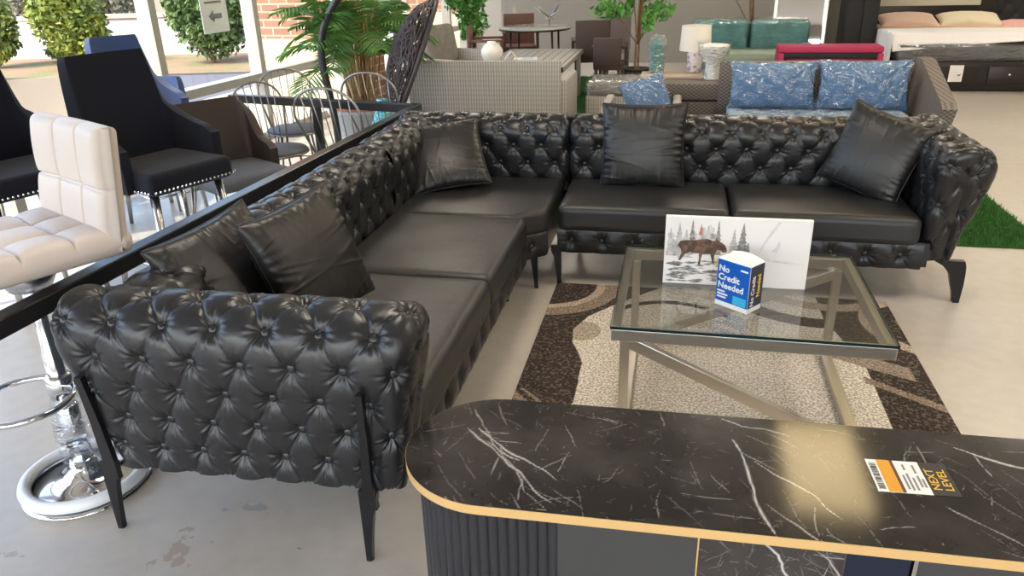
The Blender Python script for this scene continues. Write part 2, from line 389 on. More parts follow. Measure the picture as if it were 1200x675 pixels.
def leaf_cloud(n, blobs, size, aspect=.5, seed=1, shell=.55):
    r = np.random.default_rng(seed); V = []; Fc = []
    tot = sum(b[3] * b[4] * b[5] for b in blobs)
    for (cx, cy, cz, rx, ry, rz) in blobs:
        k = int(n * rx * ry * rz / tot) + 1
        d = r.normal(size=(k, 3)); d /= np.linalg.norm(d, axis=1)[:, None]
        rad = shell + (1 - shell) * r.random(k) ** .6
        c = np.array([cx, cy, cz]) + d * rad[:, None] * np.array([rx, ry, rz])
        a = r.normal(size=(k, 3)) + d * .5; a /= np.linalg.norm(a, axis=1)[:, None]
        b = np.cross(a, r.normal(size=(k, 3))); b /= np.linalg.norm(b, axis=1)[:, None]
        s = size * (.6 + .8 * r.random(k))[:, None]
        q = np.stack([c - a * s, c + b * s * aspect, c + a * s, c - b * s * aspect], 1)
        base = len(V)
        for i in range(k):
            V.extend(q[i]); Fc.append((base + 4 * i, base + 4 * i + 1, base + 4 * i + 2, base + 4 * i + 3))
    return V, Fc

def bush(loc, h, w, m, label, n=5000, size=.055, seed=1, name='garden_bush', group=None):
    t = thing(name, label, 'bush', loc, 0, group)
    V, Fc = leaf_cloud(n, [(0, 0, h * .52, w / 2, w / 2, h * .48), (w * .18, 0, h * .35, w * .36, w * .4, h * .3), (-w * .2, .1, h * .6, w * .34, w * .36, h * .32)], size, .5, seed, .3)
    link('foliage', V, Fc, m, t, smooth=False)
    s = MB()
    for k in range(5):
        a = k * 1.3; s.tube([(.03 * math.cos(a), .03 * math.sin(a), 0), (w * .12 * math.cos(a), w * .12 * math.sin(a), h * .4), (w * .25 * math.cos(a), w * .25 * math.sin(a), h * .75)], [.02, .014, .006], 5)
    s.build('stem', M['bark'], t); return t
bush((-11.45, 13.3, -.13), 1.9, 1.35, M['leaf_yellow'], 'rounded yellow-green bush outside in front of the white wall, left of the blue stool', 7000, .06, 1)
bush((-8.9, 13.9, -.13), 2.0, 1.5, M['leaf_green'], 'dense green bush outside seen behind the paper sign on the window', 8000, .06, 2)
bush((-13.0, 13.0, -.13), 1.8, 1.0, M['leaf_yellow'], 'yellow-green bush outside at the left edge of the picture', 4000, .06, 3)
bush((-12.3, 14.1, -.13), .38, .9, M['leaf_green'], 'low green tuft growing at the foot of the white wall', 1500, .045, 4)
k = 0
for (r0, f0, hh, ww) in ((-18.6, 19.6, 2.4, 1.3), (-17.2, 20.1, 2.6, 1.4), (-15.2, 19.6, 2.5, 1.6), (-12.9, 19.8, 2.3, 1.2), (-14.2, 22, 3, 1.5), (-11.6, 20.3, 2.4, 1.6), (-9.5, 19.8, 2.2, 1.4), (-20.3, 20.2, 2.6, 1.6)):
    lab = ['brownish shrub behind the white wall, leftmost of the row', 'brownish shrub second from the left behind the white wall', 'brownish shrub behind the white wall, just left of the window post', 'brownish shrub behind the white wall, right of the yellow-green bush', 'tall brownish shrub in the second row behind the white wall', 'brownish shrub behind the white wall, just right of the window post', 'brownish shrub behind the white wall, hidden partly by the green bush', 'brownish shrub behind the white wall beyond the left picture edge'][k]
    bush(out(r0, f0, -.13), hh, ww, M['leaf_brown'], lab, 2600, .06, 10 + k, group='shrubs behind the white wall'); k += 1

# sign on the window
def text_mesh(name, body, size, m, parent, loc, rot=(0, 0, 0), extrude=.0004, mirror=False, align='LEFT', sx=1., bold=0.):
    cu = bpy.data.curves.new(name, 'FONT'); cu.body = body; cu.size = size; cu.extrude = extrude; cu.align_x = align; cu.resolution_u = 3; cu.offset = bold; cu.space_line = .95
    t = bpy.data.objects.new(name + '_curve', cu); COL.objects.link(t)
    dg = bpy.context.evaluated_depsgraph_get(); me = bpy.data.meshes.new_from_object(t.evaluated_get(dg))
    bpy.data.objects.remove(t); me.name = name; me.materials.clear(); me.materials.append(m)
    o = bpy.data.objects.new(name, me); COL.objects.link(o); o.parent = parent; o.location = loc; o.rotation_euler = rot
    o.scale = (-sx if mirror else sx, 1, 1); return o
sg = thing('paper_sign', 'white paper sign with arrow taped to the window glass', 'sign', wl(6.50, -.012, 1.05), WANG)
MB().box((0, 0, .3), (.36, .003, .6)).build('sheet', M['paper'], sg)
ar = MB().prism([(.09, 0), (-.02, 0), (-.02, -.03), (-.09, .02), (-.02, .07), (-.02, .04), (.09, .04)], 0, .002)
ar.build('arrow', M['grey_ink'], sg, rot=(PI / 2, 0, 0), loc=(0, -.004, .12))
sl_ = MB()
for (z_, x0_, x1_) in ((.46, -.12, .10), (.42, -.12, .04), (.36, -.12, .12), (.29, -.12, .08), (.255, -.12, .11)): sl_.box(((x0_ + x1_) / 2, -.003, z_), (x1_ - x0_, .002, .018))
sl_.build('printed_lines', M['grey_ink'], sg)


# ------------------------------------------------------------------ tufted upholstery
def hash2(i, j, s=0.):
    return np.mod(np.sin(i * 127.1 + j * 311.7 + s * 74.7) * 43758.5453, 1.)
def tuft(U, V, a, b, depth, u0=0., v0=0.):
    U = U - u0; V = V - v0
    p = U / a - V / (2 * b); q = U / a + V / (2 * b)
    sp = np.abs(np.sin(PI * p)); sq = np.abs(np.sin(PI * q))
    dome = (sp * sq) ** .30
    # nearest button (p,q both integer)
    pi_, qi_ = np.round(p), np.round(q)
    bu = (pi_ + qi_) * a / 2; bv = (qi_ - pi_) * b
    dx = U - bu; dy = V - bv; r = np.sqrt(dx * dx + dy * dy) + 1e-6; th = np.arctan2(dy, dx)
    pit = np.exp(-(r / (.17 * a)) ** 2)
    ph = hash2(pi_, qi_) * 6.28; ph2 = hash2(pi_, qi_, 1.) * 6.28; ph3 = hash2(pi_, qi_, 2.)
    pl = np.sin(11 * th + ph) * .55 + np.sin(17 * th + ph2) * .45 + np.sin(7 * th + ph2 * 2) * .3
    env = np.exp(-((r - .027) / .021) ** 2)
    # slight random puffiness per diamond
    cell = hash2(np.floor(p), np.floor(q), 3.)
    h = depth * .58 * dome * (.85 + .3 * cell) - .018 * pit + .0034 * pl * env
    h += .0012 * np.sin(U * 37 + np.sin(V * 23) * 2) * np.sin(V * 31 + 1.3)
    return h

class Surf:
    """tufted sheet laid over base(U,V)->(...,3); buttons are parts of their own"""
    def __init__(s, base, a, b, depth, u0=0, v0=0, sign=1, fade=None):
        s.base, s.a, s.b, s.depth, s.u0, s.v0, s.sign, s.fade = base, a, b, depth, u0, v0, sign, fade
    def at(s, U, V, disp=True, extra=0.):
        e = 1e-3; P = s.base(U, V)
        dU = s.base(U + e, V) - s.base(U - e, V); dV = s.base(U, V + e) - s.base(U, V - e)
        n = np.cross(dU, dV); n /= (np.linalg.norm(n, axis=-1, keepdims=True) + 1e-9); n *= s.sign
        h = tuft(U, V, s.a, s.b, s.depth, s.u0, s.v0) if disp else np.zeros_like(U)
        if s.fade is not None: h = h * s.fade(U, V)
        return P + n * (h + extra)[..., None], n
    def mesh(s, name, U, V, m, parent):
        uu, vv = np.meshgrid(U, V, indexing='ij'); P, n = s.at(uu, vv)
        return grid_obj(name, P, m, parent, flip=s.sign < 0)
    def buttons(s, U0, U1, V0, V1, mesh, parent, maxn=999, keep=None):
        c = 0
        for j in range(-40, 41):
            v = s.v0 + j * s.b
            if v < V0 or v > V1: continue
            for i in range(-40, 41):
                u = s.u0 + (i + (j % 2) / 2) * s.a
                if u < U0 or u > U1: continue
                P, n = s.at(np.array([u]), np.array([v]), True, 0.)
                P = P[0]; n = n[0]
                if keep and not keep(P): continue
                o = bpy.data.objects.new('button', mesh); COL.objects.link(o); o.parent = parent
                o.location = P + n * .004; o.rotation_euler = Vector(n).to_track_quat('Z', 'Y').to_euler(); c += 1
        return c
def button_mesh():
    mb = MB(); mb.lathe([(.0145, -.004), (.0145, .001), (.0125, .005), (.007, .0076), (.001, .0082)], n=16)
    o = mb.build('button_source', M['button'], smooth=True); me = o.data; bpy.data.objects.remove(o); return me
BTN = button_mesh()

def polyline(pts):
    pts = np.array(pts, float); d = np.r_[0, np.cumsum(np.hypot(*(pts[1:] - pts[:-1]).T))]; return pts, d
def roll_profile(ob, zb, ot, it, ib, zi, ztop, rr):
    """from outer bottom, up, over the roll, down the inner side. n = outwards"""
    zc = ztop - rr; pts = [(ob, zb), (ob * .6 + ot * .4, zb + (zc - zb) * .45), (ot * .97, zb + (zc - zb) * .85)]
    cx = (ot + it) / 2; hw = (ot - it) / 2
    for k in range(0, 19):
        a = PI * k / 18; pts.append((cx + hw * math.cos(a), zc + rr * math.sin(a) ** .9))
    pts += [(it * .5 + ib * .5, (zc + zi) / 2), (ib, zi)]
    p, d = polyline(pts)
    # smooth resample
    t = np.linspace(0, d[-1], 160); x = np.interp(t, d, p[:, 0]); z = np.interp(t, d, p[:, 1])
    k = np.ones(9) / 9
    xs = np.convolve(np.r_[[x[0]] * 4, x, [x[-1]] * 4], k, 'valid'); zs = np.convolve(np.r_[[z[0]] * 4, z, [z[-1]] * 4], k, 'valid')
    return polyline(np.stack([xs, zs], 1))

def roll_base(prof, L, origin, along, outd, r=.07, T=.10, caps=(True, True), taper=0., ztop=.78, zc=.66, tapc=0.):
    P, D = prof; ax = np.array(along, float); ox = np.array(outd, float); og = np.array(origin, float); h = L / 2 - r
    ncen = (P[:, 0].max() + P[:, 0].min()) / 2
    def base(U, V):
        n = np.interp(V, D, P[:, 0]); z = np.interp(V, D, P[:, 1])
        # linear extrapolation for finite differences
        aU = np.abs(U); sg_ = np.sign(U)
        capped = np.where(U > 0, caps[1], caps[0])
        e = np.maximum(aU - h, 0); arc = r * PI / 2
        th = np.clip(e / r, 0, PI / 2)
        xa = h + r * np.sin(th); ins = r * (1 - np.cos(th)) + np.maximum(e - arc, 0)
        x = np.where(capped & (e > 0), sg_ * xa, U); ins = np.where(capped, ins, 0)
        fr = np.clip(ins / T, 0, 1.02)
        n2 = ncen + (n - ncen) * (1 - fr)
        z2 = np.minimum(z, zc) + (z - np.minimum(z, zc)) * (1 - fr)
        x = tapc + (x - tapc) * (1 - taper * np.clip(ztop - z2, 0, 1) / .5)
        return og + x[..., None] * ax + n2[..., None] * ox + z2[..., None] * np.array([0, 0, 1.])
    umax = h + r * PI / 2 + (T - r)
    return base, (-umax if caps[0] else -L / 2, umax if caps[1] else L / 2), D[-1]

def rng_steps(a, b, st): return np.linspace(a, b, max(2, int(round((b - a) / st)) + 1))

def cushion_slab(name, x0, x1, y0, y1, z0, z1, m, parent, rad=.035, crown=.012, wr=None, seed=0, poly=None):
    """seat cushion: rounded box, crowned top, creases running in from the ends"""
    nx = max(24, int((x1 - x0) / .02)); ny = max(24, int((y1 - y0) / .02))
    cx, cy, cz = (x0 + x1) / 2, (y0 + y1) / 2, (z0 + z1) / 2; hx, hy, hz = (x1 - x0) / 2, (y1 - y0) / 2, (z1 - z0) / 2
    bm = bmesh.new(); bmesh.ops.create_cube(bm, size=1)
    bmesh.ops.scale(bm, vec=(2 * hx, 2 * hy, 2 * hz), verts=bm.verts)
    bmesh.ops.bevel(bm, geom=bm.edges[:], offset=rad, segments=4, affect='EDGES', profile=.5)
    top = [f for f in bm.faces if f.normal.z > .99 or abs(f.normal.x) > .99 or abs(f.normal.y) > .99 or f.normal.z < -.99]
    bmesh.ops.subdivide_edges(bm, edges=[e for e in bm.edges if e.calc_length() > .06], cuts=30, use_grid_fill=True)
    for v in bm.verts:
        u, w = v.co.x / hx, v.co.y / hy
        k = (1 - min(1, abs(u)) ** 3) * (1 - min(1, abs(w)) ** 3)
        if v.co.z > 0: v.co.z += crown * k
        v.co.z += .0015 * math.sin(v.co.x * 13 + seed) * math.cos(v.co.y * 17 + seed * 2)
        if wr:   # creases along one edge: ('x'|'y', side, length, amp)
            ax, sd, ln, am = wr
            t = (v.co.x * sd) if ax == 'x' else (v.co.y * sd); hh = hx if ax == 'x' else hy; o_ = v.co.y if ax == 'x' else v.co.x
            dd = hh - t
            if v.co.z > 0 and dd < ln: v.co.z += am * math.sin(o_ * 150 + dd * 60) * (1 - dd / ln) * min(1, dd / .02) * (.5 + .5 * math.sin(o_ * 9 + 1))
    bmesh.ops.translate(bm, vec=(cx, cy, cz), verts=bm.verts)
    me = bpy.data.meshes.new(name); bm.to_mesh(me); bm.free()
    me.polygons.foreach_set('use_smooth', [True] * len(me.polygons)); me.materials.append(m)
    o = bpy.data.objects.new(name, me); COL.objects.link(o); o.parent = parent
    return o

def blade_leg(parent, x, y, dx, dy, top=.22, w=.052, foot=.016, th=.012, strut=None, name='leg'):
    """tapered flat metal leg; (dx,dy) = unit direction in which it widens; optional strut carried up the outer face"""
    mb = MB(); px, py = -dy, dx
    prof = [(0, 0, foot), (.08, 0, foot + (w - foot) * .22), (.16, 0, foot + (w - foot) * .55), (top, 0, w), (top + .03, 0, w * 1.05)]
    v = []; f = []
    for (z, _, ww) in prof:
        for (s, t) in ((0, -1), (1, -1), (1, 1), (0, 1)):
            v.append((x + dx * ww * s + px * th * t / 1.2, y + dy * ww * s + py * th * t / 1.2, z))
    for i in range(len(prof) - 1):
        for k in range(4): f.append((i * 4 + k, i * 4 + (k + 1) % 4, (i + 1) * 4 + (k + 1) % 4, (i + 1) * 4 + k))
    f.append((3, 2, 1, 0)); n = (len(prof) - 1) * 4; f.append((n, n + 1, n + 2, n + 3)); mb.add(v, f)
    o = mb.build(name, M['black_metal'], parent, auto=30)
    MB().lathe([(.011, 0), (.011, .006), (.008, .008)], (x + dx * foot / 2, y + dy * foot / 2, 0), 12).build('foot_pad', M['black_ink'], o)
    if strut:
        sb = MB(); sb.v = []; pts = strut
        for i, (X, Y, Z, W) in enumerate(pts):
            for (s, t) in ((-1, -1), (1, -1), (1, 1), (-1, 1)):
                sb.v.append((X + dx * W * s, Y + dy * W * s + t * .009 * 1., Z))
        for i in range(len(pts) - 1):
            for k in range(4): sb.f.append((i * 4 + k, i * 4 + (k + 1) % 4, (i + 1) * 4 + (k + 1) % 4, (i + 1) * 4 + k))
        sb.f.append((3, 2, 1, 0)); n = (len(pts) - 1) * 4; sb.f.append((n, n + 1, n + 2, n + 3))
        sb.build('strut', M['black_metal'], o, auto=30)
    return o

TOP = .785
# ---- section A: left run with the near arm
A = thing('sofa_section', 'black leather tufted sofa run along the black rail, with the near arm', 'sofa', (0, 0, 0), 0, 'sections of the black tufted corner sofa')
profA = roll_profile(.068, .24, .128, -.10, -.09, .24, TOP, .105)
bA, (ua, ub), vA = roll_base(profA, 1.045, (-1.122, 1.668, 0), (.99939, .0349, 0), (.0349, -.99939, 0), r=.062, T=.115, taper=.17, ztop=TOP, zc=.66)
sA = Surf(bA, .148, .106, .021, u0=-.027, v0=.080, sign=1, fade=lambda U, V: np.clip((ub - np.abs(U)) / .035, 0, 1))
sA.mesh('arm', rng_steps(ua, ub, .0035), rng_steps(0, vA, .0035), M['leather'], A)
sA.buttons(ua + .03, ub - .03, .02, vA - .28, BTN, A)
profB = roll_profile(.10, .22, .125, -.115, -.10, .36, TOP - .01, .10)
bB, (u0_, u1_), vB = roll_base(profB, 1.80, (-1.47, 1.70 + .9 - .02, 0), (0, 1, 0), (-1, 0, 0), caps=(False, False), zc=.67)
sB = Surf(bB, .155, .0985, .019, u0=.03, v0=.06, sign=-1)
sB.mesh('backrest', rng_steps(-.9, .9, .0055), rng_steps(0, vB, .0055), M['leather'], A)
sB.buttons(-.8, .88, .25, vB - .06, BTN, A)
def band(x0, y0, x1, y1, z0, z1, nx, ny, parent, a=.16, u0=0., step=.006):
    """tufted base band between two points, facing (nx,ny)"""
    L = math.hypot(x1 - x0, y1 - y0); dx, dy = (x1 - x0) / L, (y1 - y0) / L; hz = z1 - z0
    def base(U, V):
        z = z0 + V; bul = .012 * np.sin(np.clip(V / hz, 0, 1) * PI) ** .6
        return np.stack([x0 + dx * U + nx * bul, y0 + dy * U + ny * bul, z], -1)
    cr = dx * 0 + (dy * 1) * 1  # normal of (d x up) = (dy,-dx)
    sgn = 1 if (dy * nx - dx * ny) > 0 else -1
    s = Surf(base, a, hz * .98, .011, u0=u0, v0=hz * .5, sign=sgn)
    s.mesh('base_band', rng_steps(0, L, step), rng_steps(0, hz, step), M['leather'], parent)
    s.buttons(.03, L - .03, hz * .4, hz * .6, BTN, parent)
band(-.70, 1.76, -.70, 3.46, .19, .315, 1, 0, A)
cushion_slab('seat_cushion', -1.37, -.675, 1.77, 2.685, .30, .445, M['seat_leather'], A, seed=1)
cushion_slab('seat_cushion', -1.37, -.675, 2.69, 3.465, .30, .445, M['seat_leather'], A, wr=('y', -1, .16, .005), seed=2)
MB().box((-1.13, 2.58, .26), (.84, 1.76, .12)).build('base_frame', M['leather'], A)
MB().box((-1.13, 1.665, .38), (.80, .10, .27), bev=.02).build('arm_core', M['leather'], A)
MB().box((-1.47, 2.6, .42), (.14, 1.7, .42), bev=.02).build('back_core', M['leather'], A)
blade_leg(A, -1.625, 1.592, 1, 0, strut=[(-1.598, 1.592, .19, .026), (-1.574, 1.572, .28, .019), (-1.558, 1.548, .42, .015), (-1.545, 1.518, .585, .011)])
blade_leg(A, -.805, 1.598, 1, 0, strut=[(-.779, 1.598, .19, .026), (-.768, 1.580, .28, .015), (-.754, 1.562, .42, .011), (-.740, 1.535, .60, .009)])
blade_leg(A, -.78, 3.44, -1, 0, top=.19); blade_leg(A, -1.58, 3.40, 1, 0, top=.19)

# ---- section C: corner
C_ = thing('sofa_section', 'black leather tufted corner piece of the sofa with a chamfered seat front', 'sofa', (0, 0, 0), 0, 'sections of the black tufted corner sofa')
bC, _, vC = roll_base(profB, .94, (-1.47, 3.955, 0), (0, 1, 0), (-1, 0, 0), caps=(False, True), zc=.67)
sC = Surf(bC, .155, .0985, .019, u0=-.02, v0=.06, sign=-1)
sC.mesh('backrest', rng_steps(-.474, _[1], .006), rng_steps(0, vC, .006), M['leather'], C_)
sC.buttons(-.44, .3, .25, vC - .06, BTN, C_)
bC2, _, vC2 = roll_base(profB, 1.0, (-1.085, 4.315, 0), (1, 0, 0), (0, 1, 0), r=.03, caps=(True, True), zc=.67)
sC2 = Surf(bC2, .158, .0985, .019, u0=.03, v0=.06, sign=-1)
sC2.mesh('backrest', rng_steps(_[0], _[1], .006), rng_steps(0, vC2, .006), M['leather'], C_)
sC2.buttons(-.25, .47, .3, vC2 - .05, BTN, C_)
o = MB(); o.prism([(-1.38, 3.475), (-.755, 3.475), (-.602, 3.62), (-.602, 4.21), (-1.38, 4.21)], .31, .44)
oc = o.build('seat_cushion', M['seat_leather'], C_)
bv = oc.modifiers.new('b', 'BEVEL'); bv.width = .03; bv.segments = 4; bv.limit_method = 'ANGLE'; oc.data.polygons.foreach_set('use_smooth', [True] * len(oc.data.polygons))
band(-.765, 3.485, -.612, 3.63, .19, .315, .69, -.72, C_, a=.12, u0=.12)
MB().prism([(-1.5, 3.48), (-.79, 3.49), (-.61, 3.66), (-.605, 4.3), (-1.5, 4.3)], .20, .32).build('base_frame', M['leather'], C_)
MB().box((-1.09, 4.32, .42), (.9, .12, .42), bev=.02).build('back_core', M['leather'], C_)
MB().box((-1.47, 3.93, .42), (.12, .86, .42), bev=.02).build('back_core', M['leather'], C_)
blade_leg(C_, -.66, 3.63, -1, 0, top=.19); blade_leg(C_, -1.55, 4.36, 1, 0, top=.19); blade_leg(C_, -.65, 4.36, -1, 0, top=.19)

# ---- section B: right run with the far arm
B_ = thing('sofa_section', 'black leather tufted two-cushion sofa run behind the glass table, with the right arm', 'sofa', (0, 0, 0), 0, 'sections of the black tufted corner sofa')
bD, _, vD = roll_base(profB, 1.86, (.36, 4.315, 0), (1, 0, 0), (0, 1, 0), r=.03, caps=(True, False), zc=.67)
sD = Surf(bD, .158, .0985, .019, u0=.02, v0=.06, sign=-1)
sD.mesh('backrest', rng_steps(_[0], _[1], .0055), rng_steps(0, vD, .0055), M['leather'], B_)
sD.buttons(-.9, .8, .3, vD - .05, BTN, B_)
_e = .43 - .045 + .045 * PI / 2 + .07
profE = roll_profile(.045, .20, .13, -.10, -.085, .21, TOP, .105)
bE, _, vE = roll_base(profE, .86, (1.265, 4.03, 0), (0, 1, 0), (1, 0, 0), r=.045, T=.115, taper=.16, tapc=.35, ztop=TOP, zc=.66)
sE = Surf(bE, .150, .104, .020, u0=-.36, v0=.06, sign=1, fade=lambda U, V: np.clip((_e - np.abs(U)) / .035, 0, 1))
sE.mesh('arm', rng_steps(_[0], _[1], .0045), rng_steps(0, vE, .0045), M['leather'], B_)
sE.buttons(_[0] + .05, _[1] - .1, .02, vE - .24, BTN, B_)
band(-.565, 3.70, 1.18, 3.70, .185, .315, 0, -1, B_, a=.158, u0=.07)
cushion_slab('seat_cushion', -.565, .287, 3.675, 4.22, .30, .44, M['seat_leather'], B_, seed=3)
cushion_slab('seat_cushion', .292, 1.155, 3.675, 4.22, .30, .44, M['seat_leather'], B_, seed=4)
MB().box((.33, 4.0, .25), (1.76, .58, .12)).build('base_frame', M['leather'], B_)
MB().box((.36, 4.32, .42), (1.8, .12, .42), bev=.02).build('back_core', M['leather'], B_)
MB().box((1.275, 4.05, .36), (.10, .60, .30), bev=.02).build('arm_core', M['leather'], B_)
blade_leg(B_, -.545, 3.69, -1, 0, top=.19, foot=.02); 
# curved front leg flowing out of the arm corner
v = []; f = []
for (z, xa, xb) in ((0, 1.372, 1.40), (.05, 1.362, 1.402), (.10, 1.345, 1.404), (.15, 1.33, 1.402), (.19, 1.295, 1.398), (.215, 1.25, 1.39)):
    for (X, Y) in ((xa, 3.745), (xb, 3.745), (xb, 3.775), (xa, 3.775)): v.append((X, Y, z))
for i in range(5):
    for k in range(4): f.append((i * 4 + k, i * 4 + (k + 1) % 4, (i + 1) * 4 + (k + 1) % 4, (i + 1) * 4 + k))
f += [(3, 2, 1, 0), (20, 21, 22, 23)]
MB().add(v, f).build('leg', M['black_metal'], B_, auto=30)
blade_leg(B_, 1.36, 4.38, -1, 0, top=.19); blade_leg(B_, -.55, 4.38, 1, 0, top=.19)

# ------------------------------------------------------------------ scatter pillows
def pillow(name, label, size, th, loc, rot, m, cat='pillow', group=None, seed=0, film=False, wr=1.6, hgt=None, sub='cover'):
    w = size; h = hgt or size; n = 96
    u = np.linspace(-1, 1, n); uu, vv = np.meshgrid(u, u, indexing='ij')
    # pull the sides in between the corners
    X = uu * w / 2 * (1 - .07 * (1 - vv ** 2) ** 1 * np.abs(uu) ** 3); Y = vv * h / 2 * (1 - .07 * (1 - uu ** 2) * np.abs(vv) ** 3)
    e = ((1 - uu ** 2) * (1 - vv ** 2)); T = th / 2 * np.clip(e, 0, 1) ** .38
    r = np.random.default_rng(seed)
    wn = np.zeros_like(T)
    for k in range(36):
        side = k % 4; c = r.uniform(-.85, .85); ln = r.uniform(.12, .4); tt = r.uniform(.018, .05); am = r.uniform(.002, .006) * wr
        a_, b_ = ((uu, vv), (-uu, vv), (vv, uu), (-vv, uu))[side]
        d = 1 - a_; wn += am * np.exp(-((b_ - c - d * r.uniform(-.4, .4)) / tt) ** 2) * np.exp(-d / ln) * np.clip(d / .06, 0, 1)
    wn += .002 * wr * np.sin(uu * 40 + r.uniform(0, 6)) * np.exp(-(1 - np.abs(vv)) / .12) + .002 * wr * np.sin(vv * 42 + r.uniform(0, 6)) * np.exp(-(1 - np.abs(uu)) / .12)
    edge = np.clip(e * 6, 0, 1)
    wn *= edge
    t = thing(name, label, cat, loc, 0, group); t.rotation_euler = rot
    top = np.stack([X, Y, T + wn], -1); bot = np.stack([X, Y, -T - wn[::-1]], -1)
    V = np.concatenate([top.reshape(-1, 3), bot.reshape(-1, 3)]); F1 = grid_faces(n, n); F2 = grid_faces(n, n)[:, ::-1] + n * n
    o = link(sub, V, np.concatenate([F1, F2]), m, t)
    # piping seam round the edge
    ring = [top[i, 0] for i in range(n)] + [top[n - 1, j] for j in range(1, n)] + [top[i, n - 1] for i in range(n - 2, -1, -1)] + [top[0, j] for j in range(n - 2, 0, -1)]
    MB().tube([tuple(p) for p in ring[::2]], .0035, 5, closed=True).build('piping', m, t, smooth=True)
    if film:
        s_ = 1.05; top2 = np.stack([X * s_, Y * s_, (T + .012) * 1.05 + .01 * np.sin(uu * 9 + vv * 7)], -1); bot2 = top2 * np.array([1, 1, -1])
        V = np.concatenate([top2.reshape(-1, 3), bot2.reshape(-1, 3)])
        link('plastic_wrap', V, np.concatenate([F1, F2]), M['plastic'], t)
    return t
R = math.radians
G_P = 'black leather scatter pillows on the corner sofa'
def stand_rot(face_deg, lean_deg, roll_deg=0):
    """pillow standing up: normal faces compass direction face_deg (0=+x,90=+y), leaning back"""
    Mx = Matrix.Rotation(R(face_deg - 90 + 180), 4, 'Z') @ Matrix.Rotation(R(90 - lean_deg), 4, 'X') @ Matrix.Rotation(R(roll_deg), 4, 'Z')
    return Mx.to_euler()
pillow('throw_pillow', 'black leather pillow upright on the right sofa run, in front of the bagged blue pillow', .45, .15, (-.165, 4.11, .655), stand_rot(-92, 14, 1), M['pillow_leather'], group=G_P, seed=1)
pillow('throw_pillow', 'black leather pillow tilted on its corner against the right arm', .42, .15, (.985, 4.06, .650), stand_rot(-118, 18, -16), M['pillow_leather'], group=G_P, seed=2)
pillow('throw_pillow', 'black leather pillow lying back in the far corner of the sofa', .43, .15, (-1.235, 4.00, .60), stand_rot(-74, 46, 8), M['pillow_leather'], group=G_P, seed=3)
pillow('throw_pillow', 'black leather pillow at the near arm, the front one of two, larger in view', .43, .14, (-1.175, 2.20, .68), stand_rot(-16, 20, 5), M['pillow_leather'], group=G_P, seed=4)
pillow('throw_pillow', 'black leather pillow at the near arm, tucked behind the larger one by the arm', .42, .13, (-1.375, 2.03, .665), stand_rot(-18, 26, 7), M['pillow_leather'], group=G_P, seed=5)

